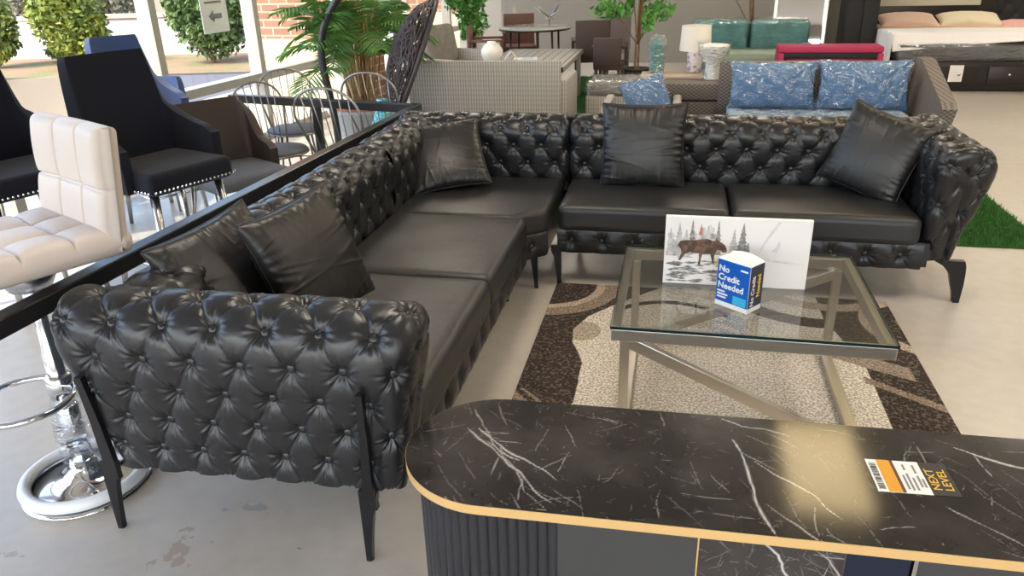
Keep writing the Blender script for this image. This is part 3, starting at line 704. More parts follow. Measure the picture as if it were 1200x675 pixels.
# ------------------------------------------------------------------ rug
def rug():
    x0, x1, y0, y1 = -.57, 1.06, 1.88, 3.70; n, m_ = 400, 440
    X, Y = np.meshgrid(np.linspace(x0, x1, n), np.linspace(y0, y1, m_), indexing='ij')
    dark = np.array([.060, .048, .043]); beige = np.array([.72, .68, .62]); mid = np.array([.30, .24, .19]); lite = np.array([.50, .41, .34]); taupe = np.array([.34, .28, .235])
    Cc = np.tile(beige, (n, m_, 1)).astype(float)
    def put(mask, c): Cc[mask] = c
    # dark left band with a wavy inner edge
    ex = np.interp(Y, [1.9, 2.2, 2.47, 2.566, 2.844, 2.94, 3.032, 3.16, 3.308, 3.454, 3.6, 3.75], [-.36, -.34, -.331, -.327, -.331, -.36, -.397, -.41, -.355, -.245, -.12, .02])
    def arc(cx, cy, ra, rb): d = np.hypot(X - cx, Y - cy); return (d > ra) & (d < rb)
    put(X < ex, dark)
    put((X >= ex) & (np.hypot(X + .38, Y - 3.15) < .10), np.array([.46, .40, .33]))
    put(arc(-.60, 3.66, 0, .37), mid); put(arc(-.60, 3.66, .245, .29), lite); put(arc(-.60, 3.66, 0, .245), dark)
    sd = np.abs((X + .566) * .71 + (Y - 2.546) * .70); put((sd < .020) & (X < -.40) & (Y > 2.35), mid); put((sd > .045) & (sd < .06) & (X < -.45) & (Y < 2.6) & (Y > 2.35), mid)
    # right side: dark field with pale swooshes that carry on under the glass
    put(arc(.03, 3.22, .285, .325) & (Y > 3.40), dark)
    put((X > .83 - .10 * np.clip((Y - 3.03) / .4, 0, 1)), dark)
    put(arc(.74, 3.86, .42, .52) & (Y > 3.2), dark); put(arc(.78, 3.98, .36, .44) & (Y > 3.4), lite)
    put(arc(.30, 2.2, .95, 1.02) & (X > .5) & (X < .83), taupe)
    sd = np.abs((X - .821) * .585 + (Y - 2.875) * .811); put((sd < .022) & (X > .80), mid)
    sd2 = (X - .80) * .45 + (Y - 3.06) * .89; put((np.abs(sd2) < .05) & (X > .80) & (X < 1.0), taupe)
    put(arc(1.25, 3.45, .30, .36) & (X > .8), lite); put(arc(1.25, 3.45, 0, .20), mid)
    Z = .008 + .0012 * rng.random((n, m_)); Z[0] = Z[-1] = 0; Z[:, 0] = Z[:, -1] = 0
    mm = mat('rug_pile', (.5, .5, .5), .95, spec=.1); nt = mm.node_tree; b = nt.nodes['Principled BSDF']
    at = N(mm, 'ShaderNodeVertexColor', layer_name='pattern'); tc = N(mm, 'ShaderNodeTexCoord')
    n1 = N(mm, 'ShaderNodeTexNoise'); n1.inputs['Scale'].default_value = 110; n1.inputs['Detail'].default_value = 3
    r1 = N(mm, 'ShaderNodeValToRGB'); r1.color_ramp.elements[0].position = .40; r1.color_ramp.elements[1].position = .60
    r1.color_ramp.elements[0].color = (.55, .52, .50, 1); r1.color_ramp.elements[1].color = (1.25, 1.22, 1.2, 1)
    mu = N(mm, 'ShaderNodeMix', data_type='RGBA', blend_type='MULTIPLY'); mu.inputs[0].default_value = 1
    ad = N(mm, 'ShaderNodeMix', data_type='RGBA', blend_type='ADD'); ad.inputs[0].default_value = .10
    nt.links.new(tc.outputs['Object'], n1.inputs['Vector']); nt.links.new(n1.outputs['Fac'], r1.inputs[0])
    nt.links.new(at.outputs['Color'], mu.inputs[6]); nt.links.new(r1.outputs[0], mu.inputs[7])
    r3 = N(mm, 'ShaderNodeValToRGB'); r3.color_ramp.elements[0].position = .52; r3.color_ramp.elements[1].position = .62
    r3.color_ramp.elements[0].color = (0, 0, 0, 1); r3.color_ramp.elements[1].color = (1, .85, .7, 1)
    n3 = N(mm, 'ShaderNodeTexNoise'); n3.inputs['Scale'].default_value = 75; n3.inputs['Detail'].default_value = 2; nt.links.new(tc.outputs['Object'], n3.inputs['Vector']); nt.links.new(n3.outputs['Fac'], r3.inputs[0])
    nt.links.new(mu.outputs[2], ad.inputs[6]); nt.links.new(r3.outputs[0], ad.inputs[7]); nt.links.new(ad.outputs[2], b.inputs['Base Color'])
    bp = N(mm, 'ShaderNodeBump'); bp.inputs['Strength'].default_value = .6; bp.inputs['Distance'].default_value = .004
    nt.links.new(n1.outputs['Fac'], bp.inputs['Height']); nt.links.new(bp.outputs[0], b.inputs['Normal'])
    o = grid_obj('area_rug', np.stack([X, Y, Z], -1), mm); set_color(o, 'pattern', Cc.reshape(-1, 3))
    tag(o, 'beige and dark brown swirl-patterned area rug under the glass coffee table', 'rug')
rug()

# ------------------------------------------------------------------ glass coffee table
T = thing('coffee_table', 'glass-topped coffee table with brushed steel frame standing on the rug', 'table', (.274, 2.69, .009))
hx, hy, zt = .445, .395, .445
fr = MB()
for s in (-1, 1):
    fr.box((0, s * (hy - .014), zt - .022), (2 * hx, .028, .044), bev=.003); fr.box((s * (hx - .014), 0, zt - .022), (.028, 2 * hy - .056, .044), bev=.003)
fr.build('top_frame', M['steel'], T)
MB().box((0, 0, zt + .005), (2 * hx + .006, 2 * hy + .006, .010), bev=.002).build('glass_top', M['table_glass'], T)
eg = MB()
for s in (-1, 1):
    eg.box((0, s * (hy + .0035), zt + .005), (2 * hx + .006, .0015, .010)); eg.box((s * (hx + .0035), 0, zt + .005), (.0015, 2 * hy, .010))
eg.build('glass_edge', mat('dark_glass_edge', (.01, .03, .028), .15), T)
for sx in (-1, 1):
    for sy in (-1, 1):
        if sx > 0 and sy < 0: continue
        MB().box((sx * (hx - .045), sy * (hy - .035), zt / 2 - .02), (.032, .032, zt - .045), bev=.003).build('leg', M['steel'], T)
MB().box((hx - .045, 0, .016), (.04, 2 * hy - .07, .032), bev=.003).build('floor_rail', M['steel'], T)
MB().box((-hx + .045, 0, .016), (.04, 2 * hy - .07, .032), bev=.003).build('floor_rail', M['steel'], T)
def brace(x0, y0, z0, x1, y1, z1, w, t_, name='brace'):
    d = Vector((x1 - x0, y1 - y0, z1 - z0)); L = d.length
    o = MB().box((0, 0, 0), (L, t_, w), bev=.003).build(name, M['steel'], T, loc=((x0 + x1) / 2, (y0 + y1) / 2, (z0 + z1) / 2))
    o.rotation_euler = d.to_track_quat('X', 'Z').to_euler(); return o
brace(-hx + .05, -hy + .035, zt - .055, hx - .05, -hy + .035, .03, .042, .03)
brace(hx - .05, hy - .035, zt - .055, -hx + .05, hy - .035, .03, .042, .03)

# moose picture (flat canvas print) leaning on nothing but its own thickness, standing on the glass
pic = thing('canvas_print', 'unframed winter canvas print of a moose standing on the glass coffee table', 'picture', (.240, 2.705, .4645), R(.5))
PW, PH = .508, .262
MB().box((0, 0, PH / 2), (PW, .018, PH), bev=.001).build('canvas', M['canvas'], pic)
def inlay(name, polys, m, lift=.0095, parent=pic):
    mb = MB()
    for poly in polys:
        pts = [((x - .5) * PW, -lift, y * PH) for x, y in poly]; n = len(pts)
        mb.add(pts + [(a, b + .0008, c) for a, b, c in pts], [tuple(range(n)), tuple(range(n, 2 * n))[::-1]] + [(k, n + k, n + (k + 1) % n, (k + 1) % n) for k in range(n)])
    return mb.build(name, m, parent)
rr = random.Random(3)
def spruce(cx, y0, h, w):
    L = []; Rr = []; n = 9
    for k in range(n):
        y = y0 + h * k / n; ww = w * (1 - k / n)
        L += [(cx - ww * rr.uniform(.7, 1.1), y), (cx - ww * .45, y + h / n * .7)]; Rr += [(cx + ww * rr.uniform(.7, 1.1), y), (cx + ww * .45, y + h / n * .7)]
    return L + [(cx, y0 + h)] + Rr[::-1]
M['ink_a'] = mat('faded_tree_grey', (.42, .41, .38), .6, noise=(60, (.62, .60, .57), .35, .6)); M['ink_b'] = mat('tree_grey', (.20, .20, .18), .6, noise=(70, (.42, .40, .37), .4, .62))
M['ink_c'] = mat('moose_brown', (.07, .045, .035), .6, noise=(50, (.20, .10, .065), .45, .62)); M['ink_d'] = mat('pale_print_shade', (.70, .66, .64), .6, noise=(30, (.80, .77, .75), .4, .6)); M['ink_e'] = mat('rust_tree', (.50, .20, .14), .6)
wash = []
for k in range(26):
    cx_, cy_ = rr.uniform(.02, .36), rr.uniform(.52, .82); rx_, ry_ = rr.uniform(.012, .035), rr.uniform(.04, .11)
    wash.append([(cx_ + rx_ * math.cos(a) * rr.uniform(.6, 1.1), cy_ + ry_ * math.sin(a) * rr.uniform(.6, 1.1)) for a in np.linspace(0, 2 * PI, 12, endpoint=False)])
inlay('forest_wash', wash, mat('forest_wash_grey', (.50, .49, .46), .6, noise=(40, (.72, .70, .67), .35, .6)), .0092)
inlay('far_trees', [spruce(.04, .42, .42, .05), spruce(.10, .42, .5, .06), spruce(.30, .45, .44, .06), spruce(.15, .4, .42, .06), spruce(.48, .45, .4, .05)], M['ink_a'], .0095)
inlay('near_trees', [spruce(.19, .46, .50, .05), spruce(.37, .46, .5, .045), spruce(.54, .42, .52, .065), spruce(.58, .42, .24, .04)], M['ink_b'], .0100)
inlay('rust_tree', [spruce(.25, .74, .16, .022)], M['ink_e'], .0105)
inlay('hill', [[(.62, .44), (.7, .40), (.8, .38), (.92, .37), (.97, .36), (.9, .40), (.8, .41), (.72, .44)], [(.66, .50), (.70, .66), (.76, .86), (.79, .97), (.765, .97), (.73, .84), (.68, .66)], [(.74, .55), (.77, .6), (.79, .72), (.80, .62), (.78, .52)]], M['ink_d'], .0095)
st = []
for k in range(70):
    y = rr.uniform(.02, .36); x = rr.uniform(.01, .37); w = rr.uniform(.04, .13); t_ = rr.uniform(.010, .028)
    st.append([(x, y), (x + w * .5, y - t_ * .6), (x + w, y), (x + w * .5, y + t_)])
inlay('water_ripples', st, M['ink_b'], .0098)
inlay('moose', [[(.095, .60), (.11, .645), (.15, .66), (.21, .665), (.255, .68), (.30, .69), (.335, .665), (.37, .67), (.40, .64), (.425, .60), (.44, .53), (.43, .50), (.41, .50), (.395, .53), (.37, .53), (.355, .47), (.352, .38), (.36, .33), (.345, .33), (.335, .40), (.325, .47), (.27, .46), (.262, .40), (.258, .30), (.243, .30), (.248, .40), (.245, .47), (.18, .49), (.15, .46), (.13, .40), (.118, .36), (.10, .36), (.112, .41), (.122, .47), (.118, .52), (.105, .55)], [(.345, .655), (.36, .70), (.375, .655)], [(.098, .61), (.088, .56), (.094, .55), (.104, .59)]], M['ink_c'], .0108)
M['ink_f'] = mat('ochre_reed', (.62, .45, .10), .6)
inlay('reeds', [[(.355, .30), (.36, .44), (.365, .30)], [(.372, .28), (.38, .47), (.385, .28)], [(.39, .2), (.395, .4), (.40, .2)]], M['ink_f'], .0112)

# blue info box
bx = thing('display_box', 'small blue and white card box reading No Credit Needed on the glass table', 'box', (.247, 2.525, .4645), R(-38))
# local axes: front face looks to local -y
bw, bd, bh = .130, .080, .172
mb = MB(); mb.box((0, 0, bh / 2), (bw, bd, bh)); mb.build('carton', M['paper'], bx)
def card(name, cx, cy, cz, w, h, face, m, lift=.0006):
    if face == 'f': return MB().box((cx, -bd / 2 - lift, cz), (w, .0008, h)).build(name, m, bx)
    return MB().box((bw / 2 + lift, cy, cz), (.0008, w, h)).build(name, m, bx)
card('front_panel', 0, 0, bh / 2 + .008, bw - .002, bh - .02, 'f', M['blue_card'])
card('side_panel', 0, 0, bh / 2 + .008, bd - .002, bh - .02, 's', M['card_side'])
card('logo_patch', .032, 0, .036, .052, .030, 'f', M['cyan_card'], .0012)
text_mesh('box_writing', 'No\nCredit\nNeeded', .032, M['paper'], bx, (-.058, -bd / 2 - .0018, .129), (PI / 2, 0, 0), bold=.0006)
bl_ = MB()
for (z_, w_) in ((.056, .030), (.045, .042), (.034, .036)): bl_.box((-.058 + w_ / 2, -bd / 2 - .0014, z_), (w_, .0008, .006))
bl_.box((.042, -bd / 2 - .0014, .150), (.028, .0008, .006)); bl_.build('printed_lines', M['paper'], bx)

text_mesh('side_writing', 'No Credit', .026, M['paper'], bx, (bw / 2 + .0014, -.010, .022), (PI / 2, -PI / 2, PI / 2), bold=.0004)
text_mesh('side_writing', 'Needed', .026, M['yellow_ink'], bx, (bw / 2 + .0014, .022, .05), (PI / 2, -PI / 2, PI / 2), bold=.0004)
# curved open top lip at the rear
mb = MB(); v = []; f = []
for k in range(13):
    a = k / 12; x = -bw / 2 + bw * a; y = bd / 2; z = bh + .012 * math.sin(PI * a) - .004 * a
    v += [(x, y, bh - .01), (x, y, z + .004), (x, y - .002, z + .004), (x, y - .002, bh - .01)]
for k in range(12):
    for q in range(4): f.append((k * 4 + q, k * 4 + (q + 1) % 4, k * 4 + 4 + (q + 1) % 4, k * 4 + 4 + q))
mb.add(v, f); mb.build('top_flap', M['paper'], bx)

# ------------------------------------------------------------------ marble-topped media stand
ST = thing('media_stand', 'long dark marble-topped stand with rounded end and gold edge in the foreground', 'stand', (-.605, 1.508, 0), R(1.3))
SL, SW, SZ = 2.15, .440, .5; RW = SW / 2
def halfw(x):
    return np.where(x < RW, np.sqrt(np.clip(RW ** 2 - (RW - x) ** 2, 0, None)), np.where(x > SL - RW, np.sqrt(np.clip(RW ** 2 - (x - SL + RW) ** 2, 0, None)), RW))
def marble_raster(L, W, px, seed, dens=1.):
    r = np.random.default_rng(seed); nx, ny = int(L / px), int(W / px); A_ = np.zeros((nx, ny))
    def stroke(x, y, ang, ln, wd, br, jit=.35):
        st_ = .006; n = int(ln / st_); a = ang
        for k in range(n):
            a += r.normal() * jit * .2 + (ang - a) * .18
            if r.random() < .05: a += r.normal() * jit * .9
            x += math.cos(a) * st_; y += math.sin(a) * st_
            w_ = wd * (.5 + .8 * abs(math.sin(k * .13 + br * 9))) * min(1, 4 * (1 - k / n), .3 + k / 6)
            x0_, x1_ = int((x - 3 * w_ - st_) / px), int((x + 3 * w_ + st_) / px) + 2; y0_, y1_ = int((y - 3 * w_ - st_) / px), int((y + 3 * w_ + st_) / px) + 2
            x0_, y0_ = max(0, x0_), max(0, y0_)
            if x0_ >= nx or y0_ >= ny or x1_ <= 0 or y1_ <= 0: continue
            gx, gy = np.meshgrid(np.arange(x0_, min(nx, x1_)) * px, np.arange(y0_, min(ny, y1_)) * px, indexing='ij')
            # distance to the segment just drawn
            bx_, by_ = x - math.cos(a) * st_, y - math.sin(a) * st_
            t = np.clip(((gx - bx_) * math.cos(a) + (gy - by_) * math.sin(a)) / st_, 0, 1)
            d = np.hypot(gx - bx_ - t * st_ * math.cos(a), gy - by_ - t * st_ * math.sin(a))
            A_[x0_:x0_ + gx.shape[0], y0_:y0_ + gx.shape[1]] = np.maximum(A_[x0_:x0_ + gx.shape[0], y0_:y0_ + gx.shape[1]], br * np.exp(-(d / w_) ** 2))
            if r.random() < .03 and ln > .12 and wd > .0012: stroke(x, y, a + r.choice([-1, 1]) * r.uniform(.3, .9), ln * .25, wd * .6, br * .6, jit)
    for k in range(int(20 * dens)): stroke(r.uniform(-.1, L), r.uniform(0, W * 1.1), r.normal(-.80, .16), r.uniform(.12, .5), r.uniform(.0012, .0026), r.uniform(.5, 1.))
    for k in range(int(110 * dens)): stroke(r.uniform(0, L), r.uniform(0, W), r.normal(-.8, .7), r.uniform(.03, .16), .0009, r.uniform(.15, .45))
    for k in range(int(500 * dens)): stroke(r.uniform(0, L), r.uniform(0, W), r.uniform(0, 6.3), r.uniform(.008, .035), .0009, r.uniform(.08, .28), .8)
    return A_
def marble_mat():
    m = mat('dark_marble', (.03, .03, .03), .11, spec=.6); nt = m.node_tree; b = nt.nodes['Principled BSDF']
    at = N(m, 'ShaderNodeVertexColor', layer_name='vein'); tc = N(m, 'ShaderNodeTexCoord')
    n1 = N(m, 'ShaderNodeTexNoise'); n1.inputs['Scale'].default_value = 5; n1.inputs['Detail'].default_value = 8
    r1 = N(m, 'ShaderNodeValToRGB'); r1.color_ramp.elements[0].position = .4; r1.color_ramp.elements[1].position = .7
    r1.color_ramp.elements[0].color = (.020, .018, .0175, 1); r1.color_ramp.elements[1].color = (.055, .049, .047, 1)
    mx = N(m, 'ShaderNodeMix', data_type='RGBA'); mx.inputs[7].default_value = (.66, .63, .61, 1)
    nt.links.new(tc.outputs['Object'], n1.inputs['Vector']); nt.links.new(n1.outputs['Fac'], r1.inputs[0]); nt.links.new(r1.outputs[0], mx.inputs[6])
    nt.links.new(at.outputs['Color'], mx.inputs[0]); nt.links.new(mx.outputs[2], b.inputs['Base Color'])
    return m
M['marble'] = marble_mat()
px_ = .0016; VR = marble_raster(SL, SW, px_, 11)
s_ = np.linspace(0, 1, 1000); xs = np.concatenate([RW * (1 - np.cos(np.linspace(0, PI / 2, 110))), np.linspace(RW, SL - RW, 800)[1:-1], SL - RW + RW * np.sin(np.linspace(0, PI / 2, 60))])
vv_ = np.linspace(-1, 1, 210); XX, VV = np.meshgrid(xs, vv_, indexing='ij'); YY = VV * halfw(XX)
top = np.stack([XX, YY, np.full_like(XX, SZ)], -1)
ot_ = grid_obj('marble_top', top, M['marble'], ST)
ix = np.clip((XX / px_).astype(int), 0, VR.shape[0] - 1); iy = np.clip(((YY + RW) / px_).astype(int), 0, VR.shape[1] - 1)
set_color(ot_, 'vein', VR[ix, iy].reshape(-1))
def outline(inset=0., n=40, L=SL, W=SW):
    r = W / 2 - inset; pts = []
    for k in range(n + 1): a = PI / 2 + PI * k / n; pts.append((W / 2 + r * math.cos(a), r * math.sin(a)))
    for k in range(n + 1): a = -PI / 2 + PI * k / n; pts.append((L - W / 2 + r * math.cos(a), r * math.sin(a)))
    return pts
MB().prism(outline(-.001), SZ - .024, SZ - .0006).build('gold_edge', M['gold_edge'], ST, auto=40)
# body: fluted round end, flat drawer front, marble panel, open dark niche
ins = .035; r_ = RW - ins; fl = []
nfl = 26
pth = []
for k in range(400):
    a = PI / 2 + PI * k / 399; pth.append((RW + r_ * math.cos(a), r_ * math.sin(a)))
for k in range(1, 30): pth.append((RW + .006 * k * 1.0, -r_))
# flutes as a wavy wall
P_, D_ = polyline(pth); tt = np.linspace(0, D_[-1], 900); fx = np.interp(tt, D_, P_[:, 0]); fy = np.interp(tt, D_, P_[:, 1])
tx = np.gradient(fx); ty = np.gradient(fy); ln_ = np.hypot(tx, ty); nx_, ny_ = ty / ln_, -tx / ln_
cen = (RW, 0); sg2 = np.sign((fx - cen[0] - .02) * nx_ + fy * ny_); nx_, ny_ = -np.abs(1) * nx_ * 0 + nx_ * sg2, ny_ * sg2
wv = .007 * np.abs(np.sin(tt / .023 * PI)) ** .5
fx2, fy2 = fx + nx_ * wv, fy + ny_ * wv
Pw = np.stack([np.stack([fx2, fy2, np.full_like(fx2, z)], -1) for z in np.linspace(.02, SZ - .024, 3)], 0)
o = grid_obj('fluted_end', Pw, M['flute'], ST)
MB().box((.46, 0, .24), (.5, 2 * r_ - .04, .44)).build('cabinet_body', M['marble_body'], ST)
xe = float(fx[-1])
MB().box(((xe + .70) / 2, -r_ + .005, .245), (.70 - xe, .012, .44)).build('drawer_front', M['marble_body'], ST)
MB().box((.7015, -r_ + .001, .245), (.003, .014, .44)).build('gold_strip', M['gold_edge'], ST)
pn = np.stack(np.meshgrid(np.linspace(.704, 1.0, 190), np.linspace(.03, SZ - .026, 280), indexing='ij'), -1)
P3 = np.stack([pn[..., 0], np.full(pn.shape[:2], -r_ + .002), pn[..., 1]], -1)
o = grid_obj('marble_panel', P3, M['marble'], ST); VP = marble_raster(.32, .5, .0016, 5, .3)
set_color(o, 'vein', VP[np.clip(((pn[..., 0] - .7) / .0016).astype(int), 0, VP.shape[0] - 1), np.clip((pn[..., 1] / .0016).astype(int), 0, VP.shape[1] - 1)].reshape(-1))
MB().box((1.45, .05, .245), (.92, 2 * r_ - .12, .44)).build('cabinet_body', M['marble_body'], ST)
M['navy_gloss'] = mat('navy_gloss', (.004, .010, .03), .12)
MB().box((1.065, -r_ + .006, .245), (.125, .012, .44)).build('glossy_panel', M['navy_gloss'], ST)
MB().box((1.135, -r_ + .002, .245), (.008, .016, .44)).build('metal_strip', M['silver'], ST)
MB().box((1.53, -r_ + .006, .245), (.78, .012, .44)).build('drawer_front', M['marble_body'], ST)
MB().prism(outline(.05), 0, .022).build('plinth', M['black_metal'], ST)

# price label lying on the marble
LB = thing('price_tag', 'white, orange and black price label with barcode lying on the marble top', 'label', (.568, 1.558, SZ + .0008), R(3))
lw, lh = .172, .118
def flat(name, x0, x1, y0, y1, m, z=0.): return MB().box(((x0 + x1) / 2, (y0 + y1) / 2, z), (x1 - x0, y1 - y0, .0012)).build(name, m, LB)
flat('paper_label', -.086, .028, -.059, .059, M['paper']); flat('black_label', .028, .086, -.059, .059, M['black_ink'])
flat('orange_stripe', -.063, -.034, -.0585, .0585, M['orange_ink'], .0006); flat('brown_stripe', -.034, -.027, -.0585, .0585, mat('brown_ink', (.10, .035, .02), .4), .0006)
bc = MB(); yy = -.048; r2 = random.Random(5)
while yy < .045:
    w_ = r2.choice([.001, .0018, .003]); bc.box((-.0745, yy, .0008), (.014, w_, .0006)); yy += w_ + r2.choice([.0012, .002, .003])
bc.build('barcode', M['black_ink'], LB)
text_mesh('label_writing', 'NEXT\nLEVEL', .026, M['gold_ink'], LB, (.052, -.042, .0010), (0, 0, PI / 2), sx=1.15)
pl_ = MB()
for (x_, y_, w_) in ((-.017, -.02, .05), (-.008, -.018, .06), (-.008, .035, .02), (.002, -.025, .045), (.013, -.015, .04), (.013, .03, .03), (.021, -.02, .03)): pl_.box((x_, y_, .0009), (.0045, w_, .0006))
pl_.build('printed_lines', M['grey_ink'], LB)


# ------------------------------------------------------------------ black rail behind the sofa
RL = thing('metal_rail', 'black square-section metal rail running behind the sofa and turning left at its far end', 'rail', (0, 0, 0))
def beam(x0, y0, x1, y1, z, w, h, name='rail_bar'):
    L = math.hypot(x1 - x0, y1 - y0); return MB().box(((x0 + x1) / 2, (y0 + y1) / 2, z), (L, w, h), math.atan2(y1 - y0, x1 - x0), bev=.004).build(name, M['rail_metal'], RL)
beam(-1.805, .2, -1.638, 4.76, .722, .055, .055); beam(-1.64, 4.735, -3.15, 5.05, .722, .055, .055)
for (x, y) in ((-1.80, .35), (-1.642, 4.73), (-2.42, 4.90), (-3.12, 5.045)): MB().box((x, y, .348), (.05, .05, .696), bev=.003).build('post', M['rail_metal'], RL)

# ------------------------------------------------------------------ white bar stool
S = thing('bar_stool', 'white quilted leather bar stool on a chrome pedestal at the left edge', 'stool', (-1.885, 1.775, 0), math.atan2(-.9, -.45))   # faces local +x
# quilted L: seat and back as two puffed pads
def quilted(name, W, L, th, nx, ny, frame, m, parent, curve=0., amp=.026):
    n, k = 36 * nx + 1, 36 * ny + 1; u = np.linspace(0, nx, n); v = np.linspace(0, ny, k); uu, vv = np.meshgrid(u, v, indexing='ij')
    puff = (np.abs(np.sin(PI * uu)) * np.abs(np.sin(PI * vv))) ** .22
    X = (uu / nx - .5) * L; Y = (vv / ny - .5) * W
    ee = np.minimum.reduce([uu / nx * L, (1 - uu / nx) * L, vv / ny * W, (1 - vv / ny) * W]); rd = .03
    rnd = np.where(ee < rd, rd - np.sqrt(np.clip(rd ** 2 - (rd - ee) ** 2, 0, None)), 0)
    Zt = th / 2 - rnd + amp * (puff - 1) + curve * ((Y / (W / 2)) ** 2); Zb = -th / 2 + rnd + curve * ((Y / (W / 2)) ** 2)
    def tr(A3): return np.einsum('ij,...j->...i', np.array(frame)[:3, :3], A3) + np.array(frame)[:3, 3]
    a = tr(np.stack([X, Y, Zt], -1)); b = tr(np.stack([X, Y, Zb], -1))
    F1 = grid_faces(n, k); F2 = grid_faces(n, k)[:, ::-1] + n * k
    ring = [i * k for i in range(n)] + [(n - 1) * k + j for j in range(1, k)] + [i * k + k - 1 for i in range(n - 2, -1, -1)] + [j for j in range(k - 2, 0, -1)]
    F3 = [(ring[i], ring[i] + n * k, ring[(i + 1) % len(ring)] + n * k, ring[(i + 1) % len(ring)]) for i in range(len(ring))]
    return link(name, np.concatenate([a.reshape(-1, 3), b.reshape(-1, 3)]), list(map(tuple, F1)) + list(map(tuple, F2)) + F3, m, parent)
Mf = Matrix.Translation((.0, 0, .85))
quilted('seat', .45, .43, .095, 3, 3, Mf, M['white_leather'], S, curve=.006)
Mb = Matrix.Translation((-.235, 0, .975)) @ Matrix.Rotation(R(-97), 4, 'Y') @ Matrix.Rotation(R(180), 4, 'Z')
Mb = Matrix(((-.12, 0, .99, -.215), (0, 1, 0, 0), (.99, 0, .12, 1.005), (0, 0, 0, 1)))
quilted('backrest', .45, .37, .085, 2, 3, Mb, M['white_leather'], S, curve=.012)
MB().box((-.185, 0, .845), (.12, .44, .085), bev=.035, seg=4).build('back_bend', M['white_leather'], S, smooth=True)
MB().lathe([(.06, .72), (.075, .75), (.08, .785)], n=20).build('seat_plate', M['silver'], S, smooth=True)
MB().lathe([(.028, .30), (.028, .50), (.022, .51), (.022, .73)], n=20, cap=False).build('pole', M['chrome'], S, smooth=True)
MB().lathe([(.035, .06), (.035, .30), (.028, .31)], n=20).build('lower_pole', M['chrome'], S, smooth=True)
MB().lathe([(.205, 0), (.205, .006), (.19, .012), (.12, .022), (.07, .04), (.045, .075), (.036, .10)], n=48).build('base', M['chrome'], S, smooth=True)
MB().tube([(.185 * math.cos(a), .185 * math.sin(a), .035) for a in np.linspace(0, 2 * PI, 48, endpoint=False)], .021, 10, closed=True).build('foam_wrap', M['foam_plastic'], S, smooth=True)
MB().lathe([(.06, .05), (.055, .09), (.062, .18), (.05, .29), (.04, .34)], n=18, cap=False).build('plastic_sleeve', M['plastic'], S, smooth=True)
MB().tube([(.115 + .145 * math.cos(a), .145 * math.sin(a), .375) for a in np.linspace(0, 2 * PI, 40, endpoint=False)], .011, 10, closed=True).build('footrest', M['chrome'], S, smooth=True)
MB().lathe([(.04, .34), (.04, .41), (.03, .42)], n=18).build('collar', M['chrome'], S, smooth=True)

# ------------------------------------------------------------------ upholstered shell chairs
def shell(name, parent, m, W, D, zb, ztop, zarm, th=.05, arm=.55, lean=.08, drop=5.5):
    """wrap-round back: local +x is forward. W width, D depth of the seat"""
    n, k = 161, 36
    s = np.linspace(-1, 1, n); plan = []
    for q in s:
        a = abs(q); c = .60
        if a < c: y = q / c * (W / 2 - .06); x = -D / 2 - .015 * (1 - (q / c) ** 2)
        else:
            t = (a - c) / (1 - c); rr_ = .06
            ang = min(1, t / .3) * PI / 2
            y = math.copysign(W / 2 - .06 + rr_ * math.sin(ang), q); x = -D / 2 + rr_ * (1 - math.cos(ang)) + max(0, t - .3) / .7 * D * arm
        plan.append((x, y))
    plan = np.array(plan); a = np.abs(s); t = np.clip((a - .60) / .40, 0, 1)
    tq = np.clip(t * drop, 0, 1); zt = ztop - (ztop - zarm) * (.66 * tq * tq * (3 - 2 * tq) + .34 * np.sin(t * PI / 2))
    zt = zt - .03 * np.exp(-((t - 1) / .1) ** 2)
    v = np.linspace(0, 1, k); P = np.zeros((n, k, 3)); 
    for j, q in enumerate(v):
        z = zb + (zt - zb) * q; f_ = (z - zb) / (ztop - zb)
        P[:, j, 0] = plan[:, 0] - lean * f_ * (1 - t) ; P[:, j, 1] = plan[:, 1] * (1 + .06 * f_); P[:, j, 2] = z
    o = grid_obj(name, P, m, parent)
    so = o.modifiers.new('s', 'SOLIDIFY'); so.thickness = th; so.offset = 0
    b = o.modifiers.new('b', 'BEVEL'); b.width = th * .4; b.segments = 3; b.limit_method = 'ANGLE'; b.angle_limit = R(50)
    return o
